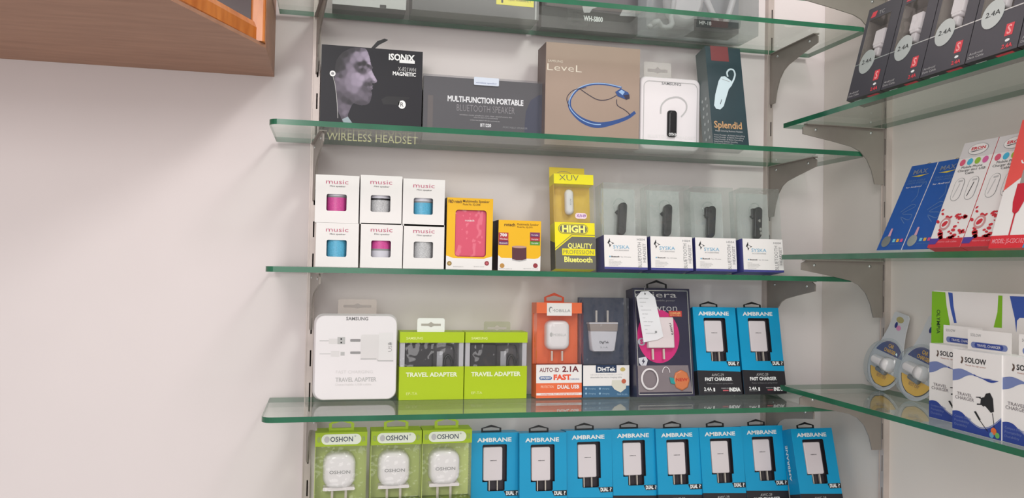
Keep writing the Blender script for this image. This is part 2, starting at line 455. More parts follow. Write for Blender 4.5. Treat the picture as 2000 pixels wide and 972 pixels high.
hprism(mb, [(-1.13, WALL - 0.0125), (-1.13, 1.245), (-0.235, 1.245), (CX - 0.022, 1.463), (CX - 0.0125, WALL - 0.0125)], cz + 0.0066, cz + 0.0076, MAROON)
cpart(mb, 'inner_lining')
# diagonal bottom rail (rounded), front rail, corner post
def rail(a, b, r, z, h, mt, name):
    a, b = Vector((a[0], a[1], 0)), Vector((b[0], b[1], 0)); d = (b - a).normalized(); q = Vector((-d.y, d.x, 0))
    prof = [(-r, 0.002), (-r * .8, 0), (r * .8, 0), (r, 0.002), (r, h * .7), (r * .6, h), (-r * .6, h), (-r, h * .7)]
    V = [a + q * x + Vector((0, 0, z + zz)) for x, zz in prof] + [b + q * x + Vector((0, 0, z + zz)) for x, zz in prof]
    n = len(prof); mb = MB()
    mb.add(V, [(i, n + i, n + (i + 1) % n, (i + 1) % n) for i in range(n)] + [tuple(range(n)), tuple(range(n, 2 * n))[::-1]], mt)
    return cpart(mb, name)
rail((-0.231, 1.236), (CX - 0.016, 1.450), 0.009, cz + 0.0062, 0.032, VARN, 'diagonal_rail')
rail((-1.14, 1.236), (-0.236, 1.236), 0.009, cz + 0.0062, 0.032, VARN, 'front_rail')
rail((-0.231, 1.236), (CX - 0.016, 1.450), 0.009, ctop - 0.04, 0.032, VARN, 'diagonal_rail')
mb = MB()
pp = rrect(0, 0, 0.024, 0.020, 0.004, 4)
V = []; n = len(pp)
for zz in (cz + 0.0063, ctop): V += [(CX - 0.0125 + x, 1.4425 + y, zz) for x, y in pp]
mb.add(V, [(i, n + i, n + (i + 1) % n, (i + 1) % n) for i in range(n)] + [tuple(range(n)), tuple(range(n, 2 * n))], VARN)
cpart(mb, 'corner_post')
mb = MB(); mb.box(-0.249, -0.231, 1.228, 1.246, cz + 0.0385, ctop - .0415, VARN); cpart(mb, 'corner_post')
mb = MB(); hprism(mb, plan, ctop + .0005, ctop + 0.012, PLY); cpart(mb, 'top_panel')
mb = MB(); mb.box(-1.15, -1.138, 1.25, WALL - .013, cz + 0.008, ctop, PLY); cpart(mb, 'side_panel')

# ================================================================== SHELF 2: earphones and speakers
# --- black earphone box with portrait
it = Item('earphone_box', 'square black earphone box printed with a bearded man in profile', 'box',
          (624, 262), (822, 272), (625, 86), Z2, 1.592, 0.05)
mb = it.carton(BCARD)
Zf = lambda L: it.P([(600 + x / 4.858, 60 + z / 4.858) for x, z in L])
hair = m('portrait_hair', (62, 54, 64), rough=.45); face = m('portrait_skin', (140, 126, 144), rough=.45); face2 = m('portrait_shade', (112, 98, 114), rough=.45)
face3 = m('portrait_light', (158, 145, 160), rough=.45); dk = m('portrait_dark', (70, 58, 70), rough=.45)
def inside(P, x, z):
    c = False
    for i in range(len(P)):
        (x1, z1), (x2, z2) = P[i], P[i - 1]
        if (z1 > z) != (z2 > z) and x < (x2 - x1) * (z - z1) / (z2 - z1) + x1: c = not c
    return c
# printed portrait: grey-violet picture as colours on a fine grid (x, y in a 1166-wide sketch of the box front)
SIL = smooth([(400, 172), (450, 158), (520, 163), (562, 180), (590, 250), (605, 318), (624, 350), (614, 372), (632, 420), (655, 460), (661, 482), (642, 496), (612, 502), (625, 520), (618, 536), (623, 552), (607, 568), (615, 590), (606, 640), (590, 682), (555, 704), (500, 707), (440, 690), (418, 720), (400, 760), (386, 810), (415, 872), (345, 872), (318, 820), (285, 740), (280, 660), (268, 560), (262, 490), (258, 420), (262, 380), (275, 290), (330, 210), (400, 172)], 4)
SIL = [(x, z) for x, z in SIL]
TONE = [(430, 180, .25), (480, 172, .30), (530, 172, .45), (360, 230, .22), (300, 300, .20), (275, 380, .20), (330, 350, .24), (290, 330, .2), (380, 270, .35), (350, 400, .42),
        (470, 220, .60), (540, 220, .66), (575, 270, .68), (500, 270, .62), (430, 280, .56), (590, 310, .70), (400, 340, .52), (430, 370, .56), (470, 345, .32), (500, 322, .20), (540, 312, .20), (580, 330, .24), (608, 350, .35),
        (500, 375, .30), (520, 368, .22), (540, 376, .34), (505, 345, .48), (555, 350, .48), (585, 375, .55), (600, 395, .70), (620, 430, .72), (640, 465, .70), (655, 480, .60), (610, 490, .34), (630, 488, .45), (590, 465, .48), (570, 440, .62),
        (480, 420, .66), (520, 450, .68), (440, 430, .62), (400, 420, .56), (500, 500, .64), (450, 490, .62), (380, 480, .54), (330, 480, .48), (290, 420, .38), (295, 460, .50), (280, 490, .42), (310, 430, .30),
        (560, 515, .30), (590, 512, .26), (615, 515, .34), (580, 535, .42), (610, 535, .50), (560, 556, .36), (600, 556, .40), (600, 575, .34), (545, 540, .36), (590, 600, .42), (560, 640, .44), (510, 600, .46), (450, 560, .56), (400, 540, .54),
        (600, 640, .36), (540, 690, .32), (480, 690, .30), (430, 650, .36), (470, 640, .40), (380, 610, .38), (340, 560, .42), (300, 540, .44), (300, 600, .34), (350, 650, .28), (400, 680, .24), (300, 680, .40), (340, 720, .46), (390, 720, .44),
        (310, 760, .40), (360, 780, .50), (330, 830, .36), (385, 800, .40), (380, 860, .60), (350, 865, .45)]
N_ = 4.0
PV, PF, PC, idx = [], [], [], {}
def tone(x, z):
    a = b = 0
    for tx, tz, t in TONE:
        w_ = 1.0 / ((x - tx) ** 2 + (z - tz) ** 2 + 25.0) ** 2.1; a += w_ * t; b += w_
    t = a / b
    return max(.06, min(1, .5 + (t - .47) * 1.55))
def vid(i, j):
    if (i, j) not in idx:
        x, z = 250 + i * N_, 150 + j * N_; q_ = it.p(600 + x / 4.858, 60 + z / 4.858); t = tone(x, z)
        idx[(i, j)] = len(PV); PV.append((q_[0], -.0003, q_[1])); PC.append((lin(14 + 182 * t), lin(11 + 170 * t), lin(16 + 190 * t), 1))
    return idx[(i, j)]
for i in range(104):
    for j in range(182):
        if inside(SIL, 250 + (i + .5) * N_, 150 + (j + .5) * N_): PF.append((vid(i, j), vid(i, j + 1), vid(i + 1, j + 1), vid(i + 1, j)))
pm = bpy.data.meshes.new('portrait_print'); pm.from_pydata(PV, [], PF)
ca = pm.color_attributes.new('Col', 'FLOAT_COLOR', 'POINT')
for k_, c_ in enumerate(PC): ca.data[k_].color = c_
pmt = m('portrait_ink', (120, 110, 124), rough=.45); nt_ = pmt.node_tree; at_ = nt_.nodes.new('ShaderNodeVertexColor'); at_.layer_name = 'Col'
nt_.links.new(at_.outputs['Color'], nt_.nodes['Principled BSDF'].inputs['Base Color']); pm.materials.append(pmt)
po = bpy.data.objects.new('portrait_print', pm); COL.objects.link(po); po.parent = it.root
mb.poly(Zf([(330, 840), (385, 815), (425, 872), (345, 872)]), m('portrait_collar', (150, 165, 172), rough=.45), 4)
c = it.p(600 + 241 / 4.858, 60 + 406 / 4.858)
mb.poly(ellip(c[0], c[1], .0055, .0055), WINK, 5); mb.poly(ellip(c[0], c[1], .0028, .0028), GREY, 6)
wire = Zf([(244, 432), (262, 500), (276, 600), (284, 700), (290, 830)])
for a, b in zip(wire, wire[1:]): mb.poly([(a[0] - .0005, a[1]), (a[0] + .0005, a[1]), (b[0] + .0005, b[1]), (b[0] - .0005, b[1])], LGREY, 5)
it.T(mb, 'iSONiX', (759, 116.5), (810, 118), 12, WINK, .035)
it.rect(mb, 780, 118.6, 810, 122.5, WINK)
it.T(mb, 'X-821WH', (777, 138.5), (812, 139.5), 8, LGREY)
it.T(mb, 'MAGNETIC', (767, 146.5), (812, 147.5), 7, WINK, .03)
c = it.p(785, 204); mb.poly(ellip(c[0], c[1], .0072, .0082), WINK, 1); it.T(mb, 'R', (782, 208), (788, 208), 8.5, INK, .0, 2)
mb.poly(Zf([(700, 650), (760, 620), (860, 625), (975, 630), (960, 650), (880, 665), (870, 710), (820, 700), (720, 700)]), m('print_earbud', (28, 27, 31), rough=.3), 1)
it.T(mb, 'WIRELESS HEADSET', (638, 272.5), (816, 273), 14.5, m('print_pale_gold', (206, 202, 150), rough=.4), .0)
it.part(mb, 'carton')
mb = MB(); a = it.p(724, 92); 
mb.prism(it.P([(722, 93), (729, 93), (742, 82), (758, 74), (759, 72), (752, 70), (738, 75)]), 0.02, 0.0206, BLACK)
it.part(mb, 'ribbon_tab')

# --- bluetooth speaker in a clear sleeve
it = Item('speaker_box', 'wide dark portable bluetooth speaker box in shiny clear sleeve', 'box', (825, 268), (1059, 277), (826, 147), Z2, 1.60, 0.05)
CHAR = m('charcoal_card', (74, 72, 76), rough=.35)
mb = it.carton(CHAR)
it.T(mb, 'MULTI-FUNCTION PORTABLE', (874, 197), (1022, 205), 10.5, WINK, .035)
it.T(mb, 'BLUETOOTH SPEAKER', (892, 216), (1005, 220), 13, m('dim_grey_ink', (150, 146, 148)), -.012)
for u0, u1, v in ((897, 1000, 223.5), (925, 972, 229), (918, 976, 234)):
    it.T(mb, 'wireless music playback with clear sound every day', (u0, v + 1), (u1, v + 1), 2.4, LGREY)
it.T(mb, 'BT1220', (938, 247), (959, 248), 6, WINK, .03)
it.T(mb, 'PORTABLE SPEAKER', (982, 250), (1030, 252), 3.5, GREY)
mb.poly(it.P([(1024, 250), (1027, 218), (1036, 196), (1052, 186), (1059, 185), (1059, 262), (1024, 262)]), m('navy_speaker', (52, 56, 78), rough=.3), 1)
it.rect(mb, 834, 186, 846, 262, m('brown_strip', (98, 90, 88), rough=.3), 1)
it.part(mb, 'carton')
mb = MB(); mb.box(-it.w / 2 - .0012, it.w / 2 + .0012, -0.0018, it.d + .001, 0.0002, it.h + 0.0035, SLEEVE); it.part(mb, 'clear_sleeve')
mb = MB(); a, b = it.p(925, 166), it.p(974, 154); mb.prism(rrect((a[0] + b[0]) / 2, (a[1] + b[1]) / 2, b[0] - a[0], b[1] - a[1], .002), -.0032, -.0022, m('pale_blue_label', (214, 222, 236), rough=.3))
mb.text('wireless speaker', (a[0] + .004, a[1] + .0035), (b[0] - .004, a[1] + .0035), .003, m('blue_grey_ink', (130, 140, 175)), 2, 0, -.0032)
it.part(mb, 'seal_label')

# --- bronze neckband earphone box
it = Item('neckband_box', 'tall bronze box showing a blue neckband earphone', 'box', (1063, 288), (1247, 300), (1063, 81), Z2, 1.575, 0.065)
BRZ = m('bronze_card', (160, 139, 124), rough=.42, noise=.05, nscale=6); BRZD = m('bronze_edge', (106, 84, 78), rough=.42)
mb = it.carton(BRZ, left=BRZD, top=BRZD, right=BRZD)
it.T(mb, 'SAMSUNG', (1070, 120.5), (1099, 121), 4.5, m('cream_ink', (226, 216, 200)))
CRM = MC['cream_ink']
it.T(mb, 'LeveL', (1068.5, 136.5), (1136, 138.5), 13.5, CRM, -.008)
Zg = lambda L: it.P([(1000 + x / 3.0375, z / 3.0375) for x, z in L])
NB = m('neckband_blue', (46, 78, 138), rough=.25); NB2 = m('neckband_pale', (150, 182, 222), rough=.25); NBD = m('neckband_dark', (52, 46, 66), rough=.3)
def stroke(mb, pts, ws, mt, layer):
    P = [Vector(p) for p in pts]; Lf, Rt = [], []
    for i, p in enumerate(P):
        d = (P[min(i + 1, len(P) - 1)] - P[max(i - 1, 0)]).normalized(); q = Vector((-d.y, d.x)); w_ = ws[i] if isinstance(ws, (list, tuple)) else ws
        Lf.append(p + q * w_); Rt.append(p - q * w_)
    for i in range(len(P) - 1):
        mb.poly([tuple(Lf[i]), tuple(Rt[i]), tuple(Rt[i + 1]), tuple(Lf[i + 1])], mt, layer)
path = smooth(Zg([(650, 520), (560, 500), (470, 500), (390, 530), (345, 590), (345, 640), (385, 690), (440, 725), (510, 742), (590, 730), (680, 700), (730, 665)]))
NW = [.0022 + .0030 * math.exp(-((i / (len(path) - 1) - .68) / .14) ** 2) + .001 * (i > 16) for i in range(len(path))]
stroke(mb, path, NW, NB, 1)
stroke(mb, [(x - .0008, z + .001) for x, z in path[:34]], .0009, NB2, 2)
stroke(mb, smooth(Zg([(440, 520), (365, 535), (325, 580), (338, 630)])), .0007, NBD, 3)
stroke(mb, smooth(Zg([(400, 525), (450, 560), (510, 592), (570, 590), (620, 565)])), .0007, NBD, 3)
stroke(mb, smooth(Zg([(620, 590), (625, 625), (665, 650), (690, 670), (700, 685)])), .0007, NBD, 3)
mb.poly(Zg([(612, 545), (645, 525), (690, 550), (697, 580), (680, 592), (650, 580), (625, 570)]), NB, 4)
mb.poly(Zg([(630, 545), (648, 533), (668, 545), (655, 565)]), NB2, 5); mb.poly(Zg([(660, 565), (695, 560), (697, 585), (675, 592)]), NBD, 5)
it.part(mb, 'carton')
mb = MB(); c = it.p(1145, 84); euro_tab(mb, c[0], it.h - .004, .045, .022, it.d - .001, .0006, TAB); it.part(mb, 'hang_tab')

# --- white rounded blister with black headset
it = Item('headset_blister', 'white rounded blister pack holding a small black earpiece', 'blister pack', (1247, 300), (1368, 306), (1260, 146), Z2, 1.585, 0.045)
mb = MB(); W, H = it.w, it.h
mb.loft(rrect(0, H / 2, W, H, .014, 6), [(0.0, .0045), (0.001, .003), (0.006, .0015), (0.03, 0.0), (it.d - .003, 0)], WPLAS)
mb.ring(rrect(0, H / 2 + .001, W - .018, H - .024, .012, 6), rrect(0, H / 2 + .001, W - .0205, H - .0265, .011, 6), -.0008, .0005, LGREY)
it.T(mb, 'SAMSUNG', (1292, 165), (1330, 167), 5.5, GREY, .02)
stroke(mb, smooth(it.P([(1290, 222), (1292, 205), (1305, 193), (1325, 190), (1339, 200), (1340, 215), (1330, 228)])), .0016, LGREY, 3)
it.T(mb, 'BLUETOOTH HEADSET', (1265, 268), (1358, 270), 6, m('faint_ink', (226, 224, 224)))
it.part(mb, 'case')
mb = MB(); c0 = it.p(1312, 216); c1 = it.p(1311, 268)
mb.loft(rrect((c0[0] + c1[0]) / 2, (c0[1] + c1[1]) / 2, .0205, c0[1] - c1[1], .006, 4), [(-.0075, .004), (-.0065, .0015), (-.003, 0), (.0015, 0)], BLACK)
mb.text('OTH H', (c1[0] - .009, c1[1] + .002), (c1[0] + .009, c1[1] + .002), .0058, WINK, 1, .03, -.0076)
o = it.part(mb, 'earpiece')
mb = MB(); c = it.p(1299, 150); euro_tab(mb, c[0], H - .001, .062, .040, it.d - .004, .001, TAB); it.part(mb, 'hang_tab')

# --- dark teal headset box, leaning
it = Item('headset_box', 'tall leaning dark teal headset box with a pale earpiece printed on it', 'box', (1393, 288), (1463, 296), (1369, 89), Z2, 1.520, 0.045, lean=12)
TEAL = m('teal_card', (30, 54, 62), rough=.3, noise=.15, nscale=12); TEALS = m('teal_side', (92, 104, 104), rough=.35)
mb = it.carton(TEAL, left=TEALS)
Zh = lambda L: it.P([(1000 + x / 3.0375, z / 3.0375) for x, z in L])
PALE = m('pale_print', (196, 214, 220), rough=.3)
stroke(mb, smooth(Zh([(1280, 455), (1275, 430), (1290, 412), (1312, 415), (1322, 440), (1315, 470), (1300, 500)])), .0018, PALE, 1)
mb.poly(Zh([(1240, 455), (1262, 452), (1300, 480), (1305, 505), (1285, 530), (1255, 630), (1235, 650), (1210, 645), (1198, 625), (1205, 560), (1225, 480)]), PALE, 2)
stroke(mb, Zh([(1245, 470), (1290, 485)]), .0005, GREY, 3); stroke(mb, Zh([(1243, 590), (1235, 618)]), .0006, INK, 3)
it.rect(mb, 1389, 92, 1421, 118, m('dull_red', (120, 52, 56), rough=.3), 1)
it.T(mb, 'Splendid', (1395, 249), (1449, 250), 13, m('copper_ink', (192, 150, 104), rough=.3), .02)
it.T(mb, 'Happy Listening Business Headset', (1397, 256), (1450, 257), 3, LGREY)
for k, u1 in enumerate((1454, 1452, 1450, 1440, 1432)):
    it.T(mb, 'Voice Prompt  & Noise Cancelling', (1394 , 264 + k * 4.2), (u1, 264 + k * 4.2), 2.6, LGREY)
for k in range(6):
    for j in range(2):
        P = ellip(0, 0, .0035, .0035, 12); zz = .02 + k * .017; yy = .012 + j * .016 + .003 * (k % 2)
        mb.add([(-it.w / 2 - .0003, yy + x, zz + z) for x, z in P], [tuple(range(12))], m('icon_grey', (170, 178, 178)))
it.part(mb, 'carton')

# ================================================================== SHELF 3
MAG = m('magenta_ink', (190, 70, 110), rough=.5)
def music_box(q, fill, label):
    BL, BR, TL, z, pos = q
    it = Item('mini_speaker_box', label, 'box', BL, BR, TL, z, pos, 0.072, group=None)
    w_, h_ = it.w, it.h
    mb = MB(); y = 0
    hw, hh, hcx, hcz = .037, .0315, -.001, h_ * .425
    hole = rrect(hcx, hcz, hw, hh, .003, 3)
    outer = [(-w_ / 2, 0), (w_ / 2, 0), (w_ / 2, h_), (-w_ / 2, h_)]
    mb.holed(outer, hole, WHITE, 0); mb.box(-w_ / 2, w_ / 2, 0, it.d, 0, h_, WHITE, skip=('front',))
    mb.wall(hole, 0, .002, LGREY)
    mb.text('music', (-.021, h_ - .0165), (.020, h_ - .0165), .0085, MAG, 2, -.005)
    mb.text('Mini speaker', (-.014, h_ - .0222), (.015, h_ - .0222), .0028, INK, 2)
    it.part(mb, 'carton')
    mb = MB()
    n = 24; r = .022; V = []
    def cyl(z0, z1, mt, rr=r):
        pts = [(hcx + rr * math.sin(a), .024 - rr * math.cos(a)) for a in [2 * math.pi * i / n for i in range(n)]]
        V = [(x, yy, z0) for x, yy in pts] + [(x, yy, z1) for x, yy in pts]
        mb.add(V, [(i, (i + 1) % n, n + (i + 1) % n, n + i) for i in range(n)], mt, True)
        mb.add(V[n:], [tuple(range(n))], mt); mb.add(V[:n], [tuple(range(n))[::-1]], mt)
    zlo, zhi = hcz - .024, hcz + .022
    for a, b, mt in fill: cyl(zlo + (zhi - zlo) * a, zlo + (zhi - zlo) * b, mt, r if mt is not BLACK else r + .0005)
    it.part(mb, 'mini_speaker')
    return it
PINKG = m('glitter_pink', (206, 78, 150), rough=.35, noise=.12, nscale=400); BLUEG = m('glitter_blue', (90, 172, 206), rough=.35, noise=.14, nscale=400)
SILG = m('glitter_silver', (180, 180, 182), rough=.35, noise=.3, nscale=500); CAPW = m('speaker_base_white', (206, 204, 214), rough=.4)
HB = .0822
def mbx(u0, u1, v0, v1, top, pos=1.572): return ((u0, v1), (u1, v1), (u0, v0), Z3 + top, pos)
music_box(mbx(615.5, 699, 434, 519, 0), [(0, 1, BLUEG)], 'white music box with all-blue window, lower left corner of the stack')
music_box(mbx(703, 785, 434.5, 521, 0), [(0, .45, CAPW), (.45, .53, GREY), (.53, 1, PINKG)], 'white music box with half pink half white window, lower middle of the stack')
music_box(mbx(787, 866.5, 437, 522, 0), [(0, 1, SILG)], 'white music box with all-silver window, lower right of the stack beside the yellow box')
h2 = hit(615.5, 434, Vector((0, 1.572, 0)), Vector((0, 1, 0))).z - Z3 + .0006
music_box(mbx(614.5, 700, 340, 430.5, .0830), [(0, .74, PINKG), (.74, .80, GREY), (.80, 1, CAPW)], 'white music box with bright pink window, upper left corner of the stack')
music_box(mbx(702.5, 784, 341, 432.5, .0826), [(0, .68, SILG), (.68, .75, BLACK), (.75, 1, CAPW)], 'white music box with silver window under a white cap, upper middle of the stack')
music_box(mbx(786, 867.5, 348, 436, .0812), [(0, .68, BLUEG), (.68, .74, GREY), (.74, 1, CAPW)], 'white music box with blue window under a white cap, upper right of the stack')

YEL = m('warm_yellow_card', (240, 184, 10), rough=.4)
# --- yellow box, pink speaker
it = Item('speaker_box', 'taller orange-yellow box with a rounded window full of a pink speaker', 'box', (870.5, 525), (960.5, 527), (873, 385), Z3, 1.57, 0.06)
mb = MB(); W, H = it.w, it.h
Zk = lambda L, i_: i_.P([(840 + x / 3.739, 300 + z / 3.739) for x, z in L])
a, b = it.p(840 + 175 / 3.739, 300 + 750 / 3.739), it.p(840 + 410 / 3.739, 300 + 415 / 3.739)
hole = rrect((a[0] + b[0]) / 2 + .001, (a[1] + b[1]) / 2, b[0] - a[0], b[1] - a[1], .006, 4)
mb.holed([(-W / 2, 0), (W / 2, 0), (W / 2, H), (-W / 2, H)], hole, YEL); mb.box(-W / 2, W / 2, 0, it.d, 0, H, m('dark_side_card', (52, 38, 56), rough=.4), skip=('front',), front={'top': YEL})
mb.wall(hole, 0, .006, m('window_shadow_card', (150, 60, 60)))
mb.poly([(-W / 2, 0), (W / 2, 0), (W / 2, H * .19), (W * .40, H * .17), (W * .32, H * .155), (-W * .34, H * .155), (-W / 2, H * .19)], WHITE, 1)
it.T(mb, 'F&D rotech', (876, 395.5), (902, 396.5), 6, m('dark_brown_ink', (84, 50, 20)), .02)
it.T(mb, 'Multimedia Speaker', (904, 394.5), (956, 395), 4.6, MC['dark_brown_ink'], .01)
it.T(mb, 'Model No. SQ-2008', (904, 400.5), (938, 401), 4, MC['dark_brown_ink'])
for u, c in ((877.5, (150, 120, 60)), (950.5, (150, 50, 60))):
    q = it.p(u, 514); mb.poly(ellip(q[0], q[1], .0045, .0045), m('dot%d' % u, c), 2); mb.poly(ellip(q[0], q[1], .0022, .0022), m('dotc%d' % u, tuple(v + 50 for v in c)), 3)
it.T(mb, 'bluetooth speaker set', (885, 521), (905, 521), 2, GREY); it.T(mb, 'dynamic sound', (925, 521), (945, 521), 2, GREY)
it.part(mb, 'carton')
mb = MB(); PK = m('pink_plastic', (226, 82, 112), rough=.35)
mb.loft(rrect((a[0] + b[0]) / 2 + .001, (a[1] + b[1]) / 2, b[0] - a[0] + .006, b[1] - a[1] + .004, .007, 5), [(.0045, .004), (.0055, .0015), (.012, 0), (.04, 0)], PK)
c = it.p(918, 432); mb.text('rotech', (c[0] - .009, c[1]), (c[0] + .009, c[1]), .004, WINK, 1, .01, .0045)
it.part(mb, 'speaker')
mb = MB(); mb.poly([(p[0], p[1]) for p in hole], FILM, 1, .001); it.part(mb, 'window_film')

# --- small yellow box with little drum speaker
it = Item('speaker_box', 'shorter orange-yellow box printed with a small dark drum speaker', 'box', (972, 528), (1055, 529), (973.5, 429), Z3, 1.565, 0.07)
mb = it.carton(YEL, left=MC['dark_side_card'], top=MC['dark_side_card'], right=MC['dark_side_card']); W, H = it.w, it.h
mb.poly([(-W / 2, 0), (W / 2, 0), (W / 2, H * .30), (W * .44, H * .25), (W * .36, H * .24), (-W * .42, H * .245), (-W / 2, H * .30)], WHITE, 1)
DP = m('drum_plum', (88, 44, 54), rough=.4)
it.T(mb, 'rotech', (985, 441), (1006, 441.5), 6, MC['dark_brown_ink'], .02)
it.T(mb, 'Multimedia Speaker', (1010, 439.5), (1052, 440), 4, MC['dark_brown_ink']); it.T(mb, 'Model No. SQ-2016', (1010, 444.5), (1040, 445), 3.2, MC['dark_brown_ink'])
it.rect(mb, 973.5, 454, 993, 470, m('crimson', (176, 46, 60))); it.rect(mb, 973.5, 470, 993, 478, m('plum', (120, 52, 100)))
it.T(mb, '700', (976.5, 461), (990, 461), 5.5, WINK, .04); it.T(mb, 'Wireless', (975.5, 467.5), (991, 467.5), 3.4, WINK); it.T(mb, 'Bluetooth', (975.5, 475.5), (991, 475.5), 3.4, WINK)
it.rect(mb, 1035, 454, 1054.5, 463, MC['plum']); it.rect(mb, 1035, 463, 1054.5, 471, MC['crimson']); it.rect(mb, 1035, 471, 1054.5, 478.5, m('leaf_green', (90, 150, 50)))
for v in (460, 468.5, 476): it.T(mb, 'Portable', (1038, v), (1051, v), 3, WINK)
mb.poly(it.P([(1000, 482), (1028, 482), (1028, 505), (1020, 508), (1008, 508), (1000, 505)]), DP, 2)
it.oval(mb, 1014, 482, 14.3, 2.4, m('rose_grey', (190, 150, 140)), 3)
mb.poly(it.P([(1000, 505), (1008, 508), (1020, 508), (1028, 505), (1028, 508), (1014, 511), (1000, 508)]), LGREY, 3)
for u, c in ((980.5, (190, 140, 70)), (1045.5, (150, 50, 60))): it.oval(mb, u, 518.5, 4.6, 4.6, m('dotb%d' % u, c), 2)
it.T(mb, 'bluetooth speaker set', (975, 525), (1000, 525), 2, GREY); it.T(mb, 'dynamic sound', (1022, 525), (1050, 525), 2, GREY)
it.part(mb, 'carton')

# --- yellow hanging pack with white earpiece
BY = m('bright_yellow_card', (240, 226, 0), rough=.35); AMB = m('amber_card', (228, 186, 48), rough=.4); DG = m('dark_grey_print', (100, 98, 90), rough=.4)
it = Item('earpiece_pack', 'bright yellow and grey hanging pack with a white earpiece inside', 'blister pack', (1085, 525), (1163.5, 527.5), (1071, 338), Z3, 1.555, 0.035, lean=8)
W, H = it.w, it.h
zf = it.p(1110, 359)[1]; zl = it.p(1110, 434)[1]
mb = MB(); mb.box(-W / 2, W / 2, 0, it.d, 0, zl, BY, skip=('top',)); mb.box(-W / 2, W / 2, .0285, it.d, zl, zf, AMB); mb.box(-W / 2, W / 2, 0, it.d, zf, H, BY)
mb.box(-W / 2, -W / 2 + .0006, .005, .0285, zl, zf, AMB)
zg = it.p(1120, 462)[1]
mb.poly([(-W / 2, 0), (W / 2, 0), (W / 2, zg), (-W * .08, zg), (-W / 2, zg * .56)], DG, 1)
mb.poly([(-W / 2, 0), (-W * .38, 0), (-W * .38, zg * .2), (-W / 2, zg * .3)], DG, 2)
V = [(-W / 2 - .0002, 0, 0), (-W / 2 - .0002, it.d, 0), (-W / 2 - .0002, it.d, zg * .95), (-W / 2 - .0002, 0, zg * .8)]; mb.add(V, [(0, 1, 2, 3)], DG)
stroke(mb, [(-W / 2, zg * .62), (-W * .08, zg * 1.06), (W / 2, zg * 1.06)], .0006, DG, 2)
it.T(mb, 'XUV', (1092, 351.5), (1130, 353), 11, DG, -.01)
c = it.p(1119.5, 447); mb.poly(rrect(c[0], c[1], .062, .020, .010, 6), DG, 1); mb.poly(rrect(c[0], c[1], .0595, .0178, .0088, 6), BY, 2); mb.poly(rrect(c[0], c[1], .057, .0155, .0077, 6), DG, 3)
it.T(mb, 'HIGH', (1097.5, 452.5), (1142.5, 453), 12.5, m('white_yellow_ink', (246, 240, 120)), .045, 4)
it.T(mb, 'QUALITY', (1109, 484), (1157, 485), 9.5, MC['white_yellow_ink'], .02)
it.rect(mb, 1098, 486.5, 1162, 498, BY, 2); it.T(mb, 'PROFESSION', (1100, 495.5), (1159, 496), 8, DG, -.01, 3)
it.T(mb, 'Bluetooth', (1102, 511), (1157, 512.5), 10, MC['white_yellow_ink'], .03)
it.part(mb, 'carton')
mb = MB(); mb.box(-W / 2 + .0003, W / 2 - .0003, .0012, .028, zl + .0002, zf - .0002, CLEAR, skip=('top', 'bottom', 'back')); it.part(mb, 'clear_window')
mb = MB(); c = it.p(1116, 391); mb.loft(rrect(c[0], c[1], .0185, .053, .009, 6), [(.011, .005), (.012, .0025), (.016, 0), (.022, .001), (.0282, .003)], WPLAS)
mb.text('xuv', (c[0] + .003, c[1] - .008), (c[0] + .003, c[1] + .006), .004, GREY, 1, 0, .011); it.part(mb, 'earpiece')
mb = MB(); a = it.p(1133.5, 421.5); mb.prism(rrect(a[0] + .001, a[1], .024, .0115, .005, 5), -.0006, 0, m('pale_pink_label', (240, 216, 228)))
mb.text('XUV-09', (a[0] - .008, a[1] - .0025), (a[0] + .011, a[1] - .0025), .0055, m('violet_ink', (130, 40, 150)), 1, .02, -.0006); it.part(mb, 'price_label')
mb = MB(); x0 = -W / 2 + .0005; x1 = -W / 2 + .0755; zt = it.p(1100, 322)[1]
mb.box(x0, x1, it.d + .0003, it.d + .001, .08, zt + .004, m('mustard_card', (214, 186, 20), rough=.4))
hc = it.p(1101, 334); stroke(mb, smooth([(hc[0] - .014, H + .001), (hc[0] - .008, H + .004), (hc[0], H + .005), (hc[0] + .008, H + .004), (hc[0] + .014, H + .001)]), .0004, DG, 2)
it.part(mb, 'backing_card')

